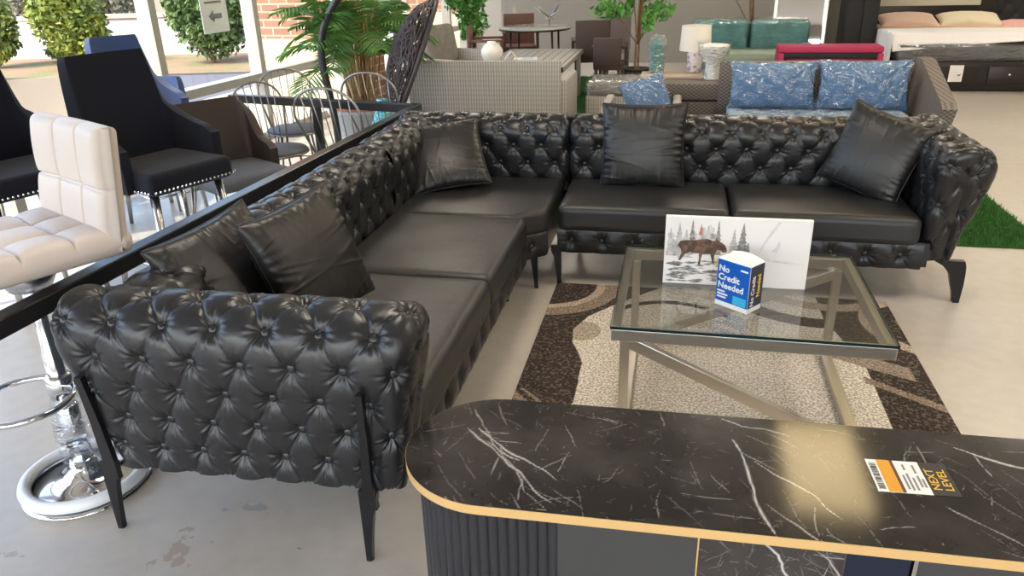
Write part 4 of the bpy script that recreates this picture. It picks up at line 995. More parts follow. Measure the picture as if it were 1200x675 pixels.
def velvet_stool(label, loc, rz, m, trim=True, sz=.72, ztop=1.22, group=None, D=.46, W=.50):
    t = thing('counter_stool', label, 'stool', loc, rz, group)
    MB().box((.02, 0, sz - .055), (D, W - .03, .11), bev=.035, seg=4).build('seat', m, t, smooth=True)
    shell('backrest', t, m, W, D, sz - .10, ztop, sz + .13, arm=.62)
    if trim:
        pts = [((D / 2 + .02), y, sz - .085) for y in np.linspace(-W / 2 + .03, W / 2 - .03, 20)] + [(x, -W / 2 + .004, sz - .085) for x in np.linspace(-D / 2 + .02, D / 2, 18)] + [(x, W / 2 - .004, sz - .085) for x in np.linspace(-D / 2 + .02, D / 2, 18)]
        pts += [(D * .14, -W / 2 * 1.03 - .032, z) for z in np.linspace(sz - .08, sz + .09, 7)]
        ico = bmesh.new(); bmesh.ops.create_icosphere(ico, subdivisions=2, radius=.0065); nm = bpy.data.meshes.new('nailhead'); ico.to_mesh(nm); ico.free(); nm.materials.append(M['chrome'])
        for (x, y, z) in pts:
            q = bpy.data.objects.new('nailhead', nm); COL.objects.link(q); q.parent = t; q.location = (x, y, z)
    for sx in (-1, 1):
        for sy in (-1, 1):
            MB().tube([(sx * D * .36, sy * W * .36, sz - .10), (sx * D * .46, sy * W * .44, 0)], [.022, .013], 12).build('leg', M['silver'], t, smooth=True)
    zf = .24; q = .44
    for (a, b) in (((1, -1), (1, 1)), ((-1, -1), (1, -1)), ((-1, 1), (1, 1))):
        MB().tube([(a[0] * D * q, a[1] * W * .42, zf), (b[0] * D * q, b[1] * W * .42, zf)], .009, 8).build('footrest_bar', M['silver'], t, smooth=True)
    return t
G_S = 'black velvet counter stools behind the rail'
st1 = velvet_stool('black velvet counter stool with nailhead trim, right of the white stool', (-2.50, 3.30, 0), R(-20.5), M['navy_velvet'], group=G_S)
st2 = dup(st1, (-3.19, 3.08, 0), R(-20.5), 'black velvet counter stool with nailhead trim cut by the left picture edge', G_S)
b1 = velvet_stool('blue velvet high-backed stool standing behind the black velvet one', (-3.32, 4.35, 0), R(-30), M['blue_velvet'], trim=False, sz=.72, ztop=1.20, W=.40)
b2 = velvet_stool('blue velvet low-backed chair showing at the right shoulder of the black stool', (-3.86, 4.95, 0), R(-80), M['blue_velvet'], trim=False, sz=.46, ztop=.84)

def side_chair(label, loc, rz, m, mseat, W=.56, D=.46, sz=.47, ztop=.84, name='accent_chair', arm=.42):
    t = thing(name, label, 'chair', loc, rz)
    MB().box((.03, 0, sz - .04), (D, W - .06, .085), bev=.035, seg=4).build('seat', mseat, t, smooth=True)
    shell('backrest', t, m, W, D, sz - .05, ztop, sz + .10, th=.055, arm=arm, lean=.07, drop=1.6)
    for sx in (-1, 1):
        for sy in (-1, 1):
            x, y = sx * D * .36, sy * W * .34
            MB().tube([(x, y, sz - .07), (x * 1.25, y * 1.2, 0)], .009, 8).tube([(x + .05 * -sx, y, sz - .07), (x * 1.25, y * 1.2, .01)], .006, 6).build('leg', M['wire'], t, smooth=True)
    return t
side_chair('dark brown barrel-back chair with grey seat beside the wire chairs', (-2.62, 4.09, 0), R(-30), M['brown_leather'], M['grey_seat'])
side_chair('cream tub chair between the two black velvet stools, near the window', (-3.92, 3.95, 0), R(-50), M['cream_fabric'], M['cream_fabric'], W=.62, sz=.6, ztop=.97, name='tub_chair')

# wire cafe chairs
def wire_chair(label, loc, rz, w=.36, zt=.88, seatm=None, group='bent wire cafe chairs by the window'):
    t = thing('wire_chair', label, 'chair', loc, rz, group); sz = .45
    MB().lathe([(.10, -.018), (.19, -.015), (.2, 0), (.19, .012), (.05, .02)], (0, 0, sz), 32).build('seat', seatm or M['grey_seat'], t, smooth=True)
    MB().tube([(.20 * math.cos(a), .20 * math.sin(a), sz - .012) for a in np.linspace(0, 2 * PI, 36, endpoint=False)], .008, 8, closed=True).build('seat_ring', M['wire'], t, smooth=True)
    fr_ = []
    for k in range(25):
        a = PI * k / 24; y = -w / 2 * math.cos(a); z = zt - .18 + .18 * math.sin(a) ** .8; fr_.append((-.22 - .05 * (z - sz) / .4, y, z))
    fr_ = [(-.14, -w / 2 * .72, sz)] + fr_ + [(-.14, w / 2 * .72, sz)]
    MB().tube(fr_, .0075, 8).build('back_frame', M['wire'], t, smooth=True)
    rods = MB()
    for k in range(1, 7):
        y = -w / 2 + w * k / 7; z = zt - .18 + .18 * math.sqrt(max(0, 1 - (2 * y / w) ** 2)) ** .8
        rods.tube([(-.15, y * .72, sz), (-.22 - .05 * (z - sz) / .4, y, z)], .0038, 6)
    rods.build('back_rods', M['wire'], t, smooth=True)
    for k in range(4):
        a = PI / 4 + k * PI / 2; MB().tube([(.15 * math.cos(a), .15 * math.sin(a), sz - .02), (.22 * math.cos(a), .22 * math.sin(a), 0)], .008, 8).build('leg', M['wire'], t, smooth=True)
    MB().tube([(.19 * math.cos(a), .19 * math.sin(a), .2) for a in np.linspace(0, 2 * PI, 32, endpoint=False)], .005, 6, closed=True).build('leg_ring', M['wire'], t, smooth=True)
    return t
wire_chair('wire chair with arched back and round grey seat, nearest the dark barrel chair', (-2.61, 4.64, 0), R(-40), .36, .87)
wire_chair('wire chair with arched back directly behind the first, against the window', (-2.82, 5.3, 0), R(-55), .40, .86)
wire_chair('wire chair with wide arched back in front of the curved post', (-1.95, 4.42, 0), R(80), .46, .94)
wire_chair('wire chair with arched back in front of the palm pot', (-2.02, 5.2, 0), R(85), .42, .92)

# ------------------------------------------------------------------ hanging egg chair
EG = thing('hanging_chair', 'dark woven hanging egg chair with curved post beside the palm', 'chair', (-2.55, 6.0, 0))
pp = [(-2.80, .02), (-2.80, .3), (-2.83, .6), (-2.86, .85), (-2.82, 1.1), (-2.68, 1.32), (-2.45, 1.55), (-2.2, 1.72), (-1.95, 1.78), (-1.80, 1.74), (-1.76, 1.66)]
from mathutils.geometry import interpolate_bezier
def smooth_path(pts, n=6):
    P = [Vector(p) for p in pts]; o_ = []
    for i in range(len(P) - 1):
        p0 = P[max(0, i - 1)]; p1 = P[i]; p2 = P[i + 1]; p3 = P[min(len(P) - 1, i + 2)]
        for k in range(n):
            t = k / n; o_.append(.5 * ((2 * p1) + (p2 - p0) * t + (2 * p0 - 5 * p1 + 4 * p2 - p3) * t * t + (3 * p1 - p0 - 3 * p2 + p3) * t ** 3))
    return o_ + [P[-1]]
M['egg_metal'] = mat('dark_grey_tube', (.05, .05, .052), .3, .4)
M['egg_weave'] = mat('dark_purple_brown_weave', (.045, .032, .036), .5)
MB().tube(smooth_path([(x + 2.55, 0, z) for x, z in pp]), .03, 12).build('post', M['egg_metal'], EG, smooth=True)
MB().tube([(-.02 + .22 * math.cos(a), .22 * math.sin(a), .03) for a in np.linspace(0, 2 * PI, 40, endpoint=False)], .025, 8, closed=True).build('base_ring', M['egg_metal'], EG, smooth=True)
# basket: half egg opening away to the left-rear, leaning with its rim nearly edge-on
bk = Matrix.Translation((.50, 0, .87)) @ Matrix.Rotation(R(19), 4, 'Z') @ Matrix.Rotation(R(23), 4, 'Y')
def egg(u, v, dd=.21):   # u around the rim 0..2pi, v 0 (rim) .. 1 (back)
    r_ = math.cos(v * PI / 2); x = -dd * math.sin(v * PI / 2); y = .36 * r_ * math.cos(u); z = .47 * r_ * math.sin(u) * (1 if math.sin(u) > 0 else .95)
    return bk @ Vector((x, y, z))
MB().tube([egg(u, 0) for u in np.linspace(0, 2 * PI, 60, endpoint=False)], .018, 10, closed=True).build('basket_rim', M['egg_weave'], EG, smooth=True)
wv_ = MB(); r4 = random.Random(9)
for k in range(75):
    u0 = r4.uniform(0, 2 * PI); v0 = r4.uniform(0, .2); du = r4.uniform(-1.6, 1.6); pts = []
    for q in range(16):
        t = q / 15; pts.append(egg(u0 + du * t + .12 * math.sin(t * 20 + k), min(1, v0 + t * r4.uniform(.9, 1.0))))
    wv_.tube(pts, .0065, 5)
for k in range(12):
    v = (k + .3) / 12.5; wv_.tube([egg(u, min(.97, v + .02 * math.sin(u * 7 + k))) for u in np.linspace(0, 2 * PI, 44, endpoint=False)], .006, 5, closed=True)
wv_.build('woven_basket', M['egg_weave'], EG, smooth=True)
MB().tube([bk @ Vector((-.0, 0, .47)), (.79, 0, 1.66)], .008, 6).build('hanging_cord', M['egg_metal'], EG, smooth=True)

# ------------------------------------------------------------------ plants indoors
def palm(loc):
    t = thing('potted_palm', 'tall leafy artificial palm in a pale grey pot by the window', 'plant', loc)
    MB().lathe([(.22, 0), (.25, .05), (.31, .33), (.33, .36), (.33, .385), (.30, .385), (.29, .35), (.05, .34)], n=32).build('pot', M['pot_grey'], t, smooth=True)
    MB().lathe([(.30, .36), (.2, .385), (.03, .39)], n=24).build('soil', M['terracotta'], t, smooth=True)
    r = random.Random(4); canes = MB()
    fro = MB(); V = []; Fc = []
    for k in range(46):
        a = r.uniform(0, 2 * PI); br = r.uniform(.02, .14); x0, y0 = br * math.cos(a), br * math.sin(a); hh = r.uniform(.75, 1.05)
        cx_, cy_ = x0 * 1.8, y0 * 1.8
        a2 = a + r.uniform(-.5, .5); ln = r.uniform(.42, .68); el = r.uniform(.55, 1.4)
        pts = [Vector((x0, y0, .36)), Vector((cx_ * .8 + x0 * .2, cy_ * .8 + y0 * .2, .36 + hh * .55)), Vector((cx_, cy_, .36 + hh))]
        canes.tube(smooth_path(pts, 5), [.007] * 11, 6)
        st = pts[-1] - Vector((0, 0, r.uniform(.15, .5))); prev = st
        d = Vector((math.cos(a2) * math.cos(el), math.sin(a2) * math.cos(el), math.sin(el)))
        rach = [st.copy()]
        for q in range(18):
            d = (d + Vector((0, 0, -.085))).normalized(); prev = prev + d * ln / 18; rach.append(prev.copy())
            if q < 2: continue
            side = d.cross(Vector((0, 0, 1))).normalized(); fl_ = .26 * math.sin(PI * (q + 1) / 19.5) ** .6
            for sgn_ in (-1, 1):
                tip = prev + (side * sgn_ * .8 + d * .55 + Vector((0, 0, -.25 + r.uniform(-.1, .1)))) * fl_; wd = d * .011
                mid = prev * .45 + tip * .55 + Vector((0, 0, .012)); b = len(V); V += [prev - wd * .5, prev + wd * .5, mid + wd * 1.2, tip, mid - wd * 1.2]; Fc += [(b, b + 1, b + 2, b + 3, b + 4)]
        fro.tube(rach, [.005] * len(rach), 4)
    canes.build('cane', mat('palm_cane', (.42, .34, .14), .6, noise=(14, (.35, .16, .06), .4, .6)), t, smooth=True)
    MB().tube([(.02, .03, .36), (.03, .02, .9), (.0, .0, 1.25)], [.035, .03, .02], 8).build('trunk', mat('reddish_trunk', (.22, .08, .04), .8), t, smooth=True)
    fro.build('rachis', M['leaf_palm'], t, smooth=True); link('leaflets', V, Fc, M['leaf_palm'], t, smooth=False)
    return t
palm((-2.80, 6.62, 0))
vz = thing('turquoise_vase', 'turquoise mottled vase standing beside the palm pot', 'vase', (-2.24, 5.66, 0))
MB().lathe([(.07, 0), (.10, .08), (.115, .25), (.10, .42), (.06, .52), (.035, .58), (.045, .62)], n=28).build('body', M['turquoise'], vz, smooth=True)

def ficus(label, loc, h, blobs, n, seed, trunk=((0, 0, 0), (.02, 0, .6), (-.01, 0, 1.2)), size=.045, potm='pot'):
    t = thing('ficus_tree', label, 'plant', loc)
    MB().lathe([(.12, 0), (.15, .04), (.17, .24), (.18, .26), (.165, .26), (.15, .22), (.02, .21)], n=24).build('pot', M['black_panel'], t, smooth=True)
    s = MB()
    for k in range(3):
        o_ = .025 * math.cos(k * 2.1), .025 * math.sin(k * 2.1)
        s.tube(smooth_path([(x + o_[0], y + o_[1], z + (.2 if i == 0 else 0)) for i, (x, y, z) in enumerate(trunk)], 5), .013, 7)
    r = random.Random(seed); zt = trunk[-1][2]
    for b in blobs:
        s.tube([(trunk[-2][0], trunk[-2][1], trunk[-2][2]), (b[0], b[1], b[2])], .008, 5)
    s.build('trunk', M['bark'], t, smooth=True)
    V, Fc = leaf_cloud(n, blobs, size, .45, seed, .15); link('foliage', V, Fc, M['leaf_ficus'], t, smooth=False); return t
ficus('artificial ficus with slender tan trunks right of the dark dining chairs', (-.54, 10.2, 0), 1.7,
      [(-.32, 0, .98, .28, .2, .14), (.05, 0, 1.25, .34, .3, .2), (.25, .05, .95, .22, .2, .12), (-.1, 0, 1.45, .35, .3, .2), (.12, -.1, .82, .12, .12, .12)], 1500, 21, ((0, 0, 0), (.0, 0, .55), (.03, 0, 1.1)))
ficus('small bright green ficus tree by the window behind the grey cushions', (-2.78, 10.6, .0085), 1.6, [(0, 0, .78, .22, .2, .26), (-.1, 0, 1.1, .3, .25, .25), (.15, 0, 1.35, .25, .25, .2)], 1500, 22, ((0, 0, 0), (0, 0, .45), (.02, 0, 1.1)))
ficus('ficus branch and trunk standing against the back wall near the mirror', (.95, 11.7, 0), 1.6, [(-.32, 0, 1.12, .26, .2, .10), (0, 0, 1.5, .35, .3, .25)], 900, 23, ((0, 0, 0), (.0, 0, .6), (-.05, 0, 1.3)))

# ------------------------------------------------------------------ patio furniture
def part_box(parent, name, c, d, m, bev=.01, rz=0, seg=2): return MB().box(c, d, rz, bev, seg).build(name, m, parent, auto=40)
# grey wicker loveseat seen from behind
LS = thing('wicker_loveseat', 'light grey wicker loveseat seen from behind, beyond the sofa corner', 'sofa', (-1.74, 6.88, 0))
part_box(LS, 'backrest', (0, .05, .42), (1.42, .08, .66), M['wicker_grey'], .012); part_box(LS, 'arm', (-.69, .40, .33), (.09, .66, .50), M['wicker_grey']); part_box(LS, 'arm', (.71, .42, .33), (.12, .70, .50), M['wicker_grey'], .03)
part_box(LS, 'seat', (0, .42, .26), (1.3, .66, .16), M['wicker_grey']); part_box(LS, 'seat_cushion', (0, .42, .39), (1.26, .62, .10), M['grey_cushion'], .03)
for x in (-.66, .66):
    for y in (.08, .70): part_box(LS, 'leg', (x, y, .045), (.05, .05, .09), M['wicker_grey'], .004)
# grey patio armchair with loose cushion
AC = thing('patio_armchair', 'grey patio armchair with a slumped grey back cushion under the window', 'chair', (-2.62, 8.75, .0085), R(-20))
part_box(AC, 'frame', (0, 0, .28), (.75, .75, .22), M['wicker_grey'], .02); part_box(AC, 'seat_cushion', (0, 0, .44), (.66, .68, .12), M['grey_cushion'], .04)
pc = MB().box((-.12, .0, .68), (.16, .60, .46), 0, .07, 4, tilt=('Y', R(-12))).build('back_cushion', M['grey_cushion'], AC, smooth=True)
part_box(AC, 'arm', (.0, -.36, .48), (.7, .07, .2), M['wicker_grey']); part_box(AC, 'arm', (.0, .36, .50), (.7, .07, .24), M['wicker_grey']); part_box(AC, 'back_panel', (-.36, 0, .5), (.06, .72, .4), M['wicker_grey'])
# rectangular slatted table
TB = thing('patio_table', 'grey slat-topped rectangular patio table behind the wicker loveseat', 'table', (-1.60, 8.75, .0085))
sl = MB()
for k in range(9): sl.box((-.36 + .09 * k, 0, .545), (.082, 1.62, .022), bev=.003)
sl.build('slat_top', mat('grey_slats', (.36, .34, .31), .5), TB)
M['taupe_metal'] = mat('taupe_metal', (.42, .39, .35), .4, .2)
fb = MB()
for s in (-1, 1): fb.box((0, s * .83, .53), (.9, .04, .05)); fb.box((s * .43, 0, .53), (.04, 1.70, .05))
fb.build('table_frame', M['taupe_metal'], TB)
for sx in (-1, 1):
    for sy in (-1, 1): part_box(TB, 'leg', (sx * .40, sy * .80, .26), (.05, .05, .52), M['taupe_metal'], .004)
bk_ = thing('booklet', 'white and pale blue booklet lying on the slatted patio table', 'book', (-1.66, 8.55, .557 + .0085), R(12))
MB().box((0, 0, .006), (.26, .19, .012), bev=.002).build('pages', M['paper'], bk_); MB().box((.03, 0, .0125), (.12, .15, .001)).build('cover_print', mat('pale_blue_print', (.45, .65, .80), .4), bk_)
vs_ = thing('round_vase', 'round white ceramic vase standing on the slatted patio table', 'vase', (-1.96, 8.22, .557 + .0085))
MB().lathe([(.05, 0), (.09, .03), (.118, .09), (.115, .14), (.08, .19), (.045, .21), (.05, .225)], n=32).build('body', M['white_cer'], vs_, smooth=True)
pd = thing('easel_frame', 'small white folded tent stand beside the round vase', 'ornament', (-1.78, 8.35, .557 + .0085), R(15))
for a_ in (-1, 1): MB().box((a_ * .045, 0, .055), (.012, .12, .13), 0, .003, 2, tilt=('Y', R(-a_ * 38))).build('panel', M['white_cer'], pd)
# round glass table + sculpture
RT = thing('round_table', 'round glass-topped dining table with dark legs near the back wall', 'table', (-1.88, 10.35, .0085))
MB().lathe([(.47, .735), (.48, .745), (.47, .752)], n=48).build('glass_top', mat('grey_green_glass', (.42, .43, .40), .12), RT, smooth=True)
MB().tube([(.46 * math.cos(a), .46 * math.sin(a), .728) for a in np.linspace(0, 2 * PI, 48, endpoint=False)], .012, 6, closed=True).build('rim', M['wood_dark'], RT, smooth=True)
for k in range(4):
    a = PI / 4 + k * PI / 2; MB().tube([(.38 * math.cos(a), .38 * math.sin(a), .72), (.40 * math.cos(a), .40 * math.sin(a), 0)], .014, 8).build('leg', M['wood_dark'], RT, smooth=True)
SS = thing('star_sculpture', 'spiky metal star ornament on the round glass table', 'ornament', (-1.68, 10.3, .753 + .0085))
sp = MB(); r5 = random.Random(2)
for k in range(9):
    a = 2 * PI * k / 9; e = r5.uniform(-.2, .9); c0 = Vector((0, 0, .11)); d = Vector((math.cos(a) * math.cos(e), math.sin(a) * math.cos(e), math.sin(e))); sp.tube([c0, c0 + d * .10, c0 + d * .23], [.018, .013, .001], 5)
sp.tube([(0, 0, 0), (0, 0, .11)], .008, 6); sp.build('spikes', M['silver'], SS)
def dining_chair(label, loc, rz, m, W=.46, zt=.90, D=.45, group='dark woven dining chairs at the back', arms=True):
    t = thing('dining_chair', label, 'chair', loc, rz, group)
    part_box(t, 'seat', (0, 0, .42), (D, W, .07), m, .015); part_box(t, 'backrest', (-D / 2 + .01, 0, (.42 + zt) / 2), (.045, W, zt - .42), m, .015)
    for sx in (-1, 1):
        for sy in (-1, 1): part_box(t, 'leg', (sx * (D / 2 - .03), sy * (W / 2 - .03), .20), (.035, .035, .40), m, .003)
        if arms:
            ar_ = MB(); ar_.box((0.02, sx * (W / 2 + .01), .63), (D - .03, .045, .03), bev=.006); ar_.box((D / 2 - .03, sx * (W / 2 + .01), .51), (.035, .04, .24), bev=.004); ar_.build('armrest', m, t)
    return t
dc = dining_chair('dark brown woven chair with tall square back, right of the round table', (-1.08, 9.86, .0085), R(100), M['wicker_brown'], .42, .88)
d2 = dining_chair('dark brown woven chair beside the ficus trunks, back turned to us', (-.80, 9.25, 0), R(88), M['wicker_brown'], .32, .74)
d3 = dining_chair('mauve-brown chair back standing behind the dark chairs', (-.86, 10.9, 0), R(-90), mat('mauve_weave', (.26, .19, .18), .7), .36, .86, arms=False)
d4 = dining_chair('red-brown woven armchair behind the round table', (-2.22, 11.05, .0085), R(-75), M['wicker_red'], .44, .86)
d5 = dining_chair('red-brown woven armchair at the left side of the round table', (-2.45, 10.0, .0085), R(10), M['wicker_red'], .44, .80)

# ------------------------------------------------------------------ blue wicker sofa
BS = thing('wicker_sofa', 'grey-brown wicker sofa with plastic-wrapped blue cushions behind the black sofa', 'sofa', (1.06, 6.32, 0))
part_box(BS, 'base', (0, .02, .20), (1.40, .74, .26), M['wicker_dark'], .01); part_box(BS, 'back_panel', (0, .42, .42), (1.46, .08, .70), M['wicker_dark'], .015)
v = [(-.03, -.38, .0), (.03, -.38, .0), (.03, .44, .0), (-.03, .44, .0)]
for sx, nm in ((1, 'arm'), (-1, 'arm')):
    prof = [(-.40, .06), (.44, .06), (.44, .80), (.30, .80), (-.34, .58), (-.40, .54)]; n = len(prof); th = .05
    x0 = sx * .72
    if sx < 0: prof = [(y, min(z, .30)) for y, z in prof]
    v = [(x0 - th + (.10 * sx if z > .3 else 0), y, z) for y, z in prof] + [(x0 + th + (.10 * sx if z > .3 else 0), y, z) for y, z in prof]
    f = [tuple(range(n)), tuple(range(n, 2 * n))[::-1]] + [(k, n + k, n + (k + 1) % n, (k + 1) % n) for k in range(n)]
    MB().add(v, f).build(nm, M['wicker_dark'], BS)
for x in (-.66, .66):
    for y in (-.3, .38): part_box(BS, 'leg', (x, y, .035), (.05, .05, .07), M['wood_dark'], .003)
sc1 = part_box(BS, 'seat_cushion', (0, -.02, .385), (1.32, .68, .11), M['denim_seat'], .035, seg=4)
n = 50; uu, vv = np.meshgrid(np.linspace(-1, 1, n), np.linspace(-1, 1, n), indexing='ij')
grid_obj('plastic_wrap', np.stack([uu * .67, -.02 + vv * .36, .447 + .008 * np.sin(uu * 13 + vv * 5) * np.sin(vv * 9) - .05 * np.maximum(np.abs(uu), np.abs(vv)) ** 12], -1), M['plastic'], sc1)
G_B = 'blue back cushions on the wicker sofa'
pillow('back_cushion', 'blue back cushion in clear plastic, left one on the wicker sofa', .66, .20, (.735, 6.50, .61), stand_rot(-90, 12), M['denim'], cat='cushion', group=G_B, seed=7, film=True, hgt=.37)
pillow('back_cushion', 'blue back cushion in clear plastic, right one on the wicker sofa', .68, .20, (1.41, 6.50, .615), stand_rot(-90, 12), M['denim'], cat='cushion', group=G_B, seed=8, film=True, hgt=.38)

# wicker storage table + things on it
SB = thing('storage_table', 'grey-brown wicker storage box table left of the blue wicker sofa', 'table', (-.02, 7.01, 0))
part_box(SB, 'box', (.02, 0, .23), (.70, .56, .42), M['wicker_dark'], .01); part_box(SB, 'lid', (.02, 0, .52), (.72, .58, .14), M['wicker_dark'], .015); part_box(SB, 'top_board', (.0, .12, .602), (.62, .32, .022), M['wood_top'], .003)
LP = thing('table_lamp', 'white drum-shade table lamp with floral ceramic base on the wicker box', 'lamp', (.13, 7.22, .614))
MB().lathe([(.05, 0), (.068, .01), (.068, .16), (.055, .18), (.02, .185)], n=28).build('lamp_base', M['lampbase'], LP, smooth=True)
MB().lathe([(.012, .18), (.012, .25)], n=10).build('neck', M['silver'], LP, smooth=True)
MB().lathe([(.138, .19), (.125, .40)], n=40, cap=False).build('lamp_shade', M['shade'], LP, smooth=True)
PS = thing('pedestal_bowl', 'white pedestal planter wrapped in clear plastic, right of the lamp', 'vase', (.285, 6.98, .592))
MB().lathe([(.075, 0), (.07, .01), (.062, .14), (.075, .165), (.115, .22), (.125, .27), (.12, .285), (.10, .28), (.02, .20)], n=32).build('bowl', M['white_cer'], PS, smooth=True)
MB().lathe([(.085, .002), (.078, .14), (.13, .20), (.142, .30), (.16, .315)], n=32, cap=False).build('plastic_wrap', M['plastic'], PS, smooth=True)
TR = thing('teal_vase', 'tall teal vase bundled in clear plastic, left of the lamp', 'vase', (-.20, 7.18, .614))
MB().lathe([(.05, 0), (.06, .02), (.058, .16), (.065, .20), (.05, .26), (.03, .29)], n=24).build('body', M['teal'], TR, smooth=True)
MB().lathe([(.07, .0), (.075, .12), (.085, .20), (.09, .27), (.055, .33), (.03, .31)], n=14, cap=False).build('plastic_wrap', M['plastic'], TR, smooth=True)
# wicker ottoman with wrapped cushion + bagged blue pillow
OT = thing('wicker_ottoman', 'light grey wicker ottoman with plastic-wrapped grey cushion, left of the bagged blue pillow', 'ottoman', (-.62, 7.95, 0))
part_box(OT, 'base', (0, 0, .17), (.54, .60, .30), M['wicker_grey'], .012); part_box(OT, 'cushion', (0, 0, .39), (.52, .58, .13), M['grey_cushion'], .04, seg=4); part_box(OT, 'plastic_wrap', (0, 0, .395), (.56, .62, .16), M['plastic'], .05, seg=4)
WA = thing('wicker_armchair', 'grey wicker armchair holding the bagged blue pillow, left of the storage box', 'chair', (-.28, 6.35, 0))
part_box(WA, 'base', (0, .1, .17), (.62, .55, .26), M['wicker_grey'], .012); part_box(WA, 'arm', (-.28, .1, .33), (.07, .55, .34), M['wicker_grey'], .02); part_box(WA, 'arm', (.28, .1, .33), (.07, .55, .34), M['wicker_grey'], .02)
for x in (-.27, .27):
    for y in (-.12, .32): part_box(WA, 'leg', (x, y, .02), (.05, .05, .04), M['wood_dark'], .003)
pillow('bagged_pillow', 'blue pillow in a crumpled clear plastic bag behind the upright black pillow', .38, .17, (-.24, 6.42, .50), stand_rot(-70, 25, 12), M['denim'], seed=9, film=True)

# teal sofa behind
TS = thing('teal_sofa', 'teal two-cushion sofa wrapped in plastic near the back wall', 'sofa', (.84, 10.25, 0))
part_box(TS, 'base', (0, .1, .22), (1.46, .8, .30), M['teal'], .03); part_box(TS, 'seat_cushion', (0, -.02, .41), (1.34, .66, .12), M['teal_light'], .04); part_box(TS, 'backrest', (0, .46, .48), (1.5, .14, .56), M['teal'], .04)
for x in (-.36, .36):
    bcu = MB().box((x, .28, .62), (.68, .18, .38), 0, .06, 4, tilt=('X', R(10))).build('back_cushion', M['teal'], TS, smooth=True)
    MB().box((x, .27, .625), (.71, .215, .41), 0, .07, 4, tilt=('X', R(10))).build('plastic_wrap', M['plastic'], bcu, smooth=True)
for x in (-.68, .68): part_box(TS, 'arm', (x, .1, .40), (.12, .8, .30), M['teal'], .03)
for x in (-.65, .65):
    for y in (-.25, .45): part_box(TS, 'leg', (x, y, .04), (.05, .05, .08), M['wood_dark'], .003)
# magenta bench
MG = thing('magenta_bench', 'magenta upholstered bench with painted dark shade band at the foot of the bed', 'bench', (1.63, 9.45, 0))
part_box(MG, 'top_rail', (0, .02, .575), (1.10, .34, .07), M['magenta'], .02); part_box(MG, 'shade_band', (.02, -.10, .51), (1.02, .06, .06), M['black_panel'], .003); part_box(MG, 'lower_panel', (.02, -.06, .31), (.98, .10, .34), M['magenta'], .02); part_box(MG, 'end_panel', (-.52, 0, .27), (.06, .36, .54), M['magenta'], .02); part_box(MG, 'end_panel', (.52, 0, .27), (.06, .36, .54), M['magenta'], .02)  # black strip stands in for the shaded gap under the top rail
# mirror, column, partition
MR = thing('floor_mirror', 'tall silver-framed leaning mirror behind the teal sofa', 'mirror', (1.50, 11.05, 0), R(-8))
MR.rotation_euler = (R(-7), 0, R(-8))
mrf = MB(); W_ = .62; HH = 1.9
for s in (-1, 1): mrf.box((s * W_ / 2, 0, HH / 2), (.055, .04, HH), bev=.008); 
mrf.box((0, 0, .03), (W_, .04, .055)); mrf.box((0, 0, HH - .03), (W_, .04, .055)); mrf.build('mirror_frame', M['silver'], MR)
MB().box((0, .005, HH / 2), (W_ - .05, .01, HH - .05)).build('mirror_glass', mat('mirror', (.85, .85, .84), .02, 1), MR)
struct('trim_2', MB().box((1.98, 11.75, H / 2), (.24, .3, H)), mat('taupe_column', (.22, .20, .17), .8))
BP = thing('tall_cabinet', 'tall black cabinet standing left of the bed', 'cabinet', (2.24, 11.2, 0))
part_box(BP, 'body', (0, 0, 1.0), (.38, .5, 2.0), M['black_panel'], .006)
for s in (-1, 1): part_box(BP, 'door', (s * .093, -.258, 1.0), (.18, .018, 1.9), M['black_panel'], .003)

# ------------------------------------------------------------------ bed
BD = thing('storage_bed', 'dark espresso storage bed with drawers in the footboard at upper right', 'bed', (3.50, 11.25, 0))
hw = 1.02
part_box(BD, 'footboard', (0, -1.05, .175), (2 * hw, .10, .33), M['wood_dark'], .01)
part_box(BD, 'side_rail', (-hw + .05, -.17, .17), (.09, 1.66, .28), M['wood_dark'], .006); part_box(BD, 'side_rail', (hw - .05, -.17, .17), (.09, 1.66, .28), M['wood_dark'], .006)
for s in (-1, 1):
    dr = part_box(BD, 'drawer', (s * .47, -1.105, .19), (.84, .02, .20), M['wood_dark'], .004)
    for q in (-1, 1): MB().lathe([(.008, 0), (.016, .012), (.018, .022), (.006, .03)], (0, 0, 0), 14).build('knob', M['chrome'], dr, smooth=True, loc=(s * .47 + q * .20, -1.115, .20), rot=(PI / 2, 0, 0))
hb = part_box(BD, 'headboard', (-.20, .72, .75), (1.56, .10, 1.3), M['wood_dark'], .01); part_box(BD, 'headboard_panel', (-.24, .66, 1.06), (1.26, .03, .40), mat('cream_panel', (.62, .60, .50), .5), .005)
MB().box((-.30, -1.118, .21), (.15, .004, .19)).build('tag', M['paper'], BD)
MT = thing('mattress', 'grey mattress in clear plastic lying on the dark storage bed', 'mattress', (3.50, 11.02, .335))
part_box(MT, 'body', (0, 0, .10), (1.94, 1.66, .20), M['dark_mattress'], .05, seg=4); part_box(MT, 'plastic_wrap', (0, 0, .10), (1.98, 1.70, .225), M['plastic'], .06, seg=4)
MT2 = thing('mattress', 'peach-topped mattress stacked on the plastic-wrapped one on the bed', 'mattress', (3.30, 11.10, .552))
part_box(MT2, 'body', (0, 0, .045), (1.58, 1.46, .09), M['mattress'], .04, seg=4)
SH = thing('bed_sheet', 'white sheet draped over the near-left corner of the mattresses', 'sheet', (2.80, 10.82, .612))
n = 60; uu, vv = np.meshgrid(np.linspace(0, 1, n), np.linspace(0, 1, n), indexing='ij')
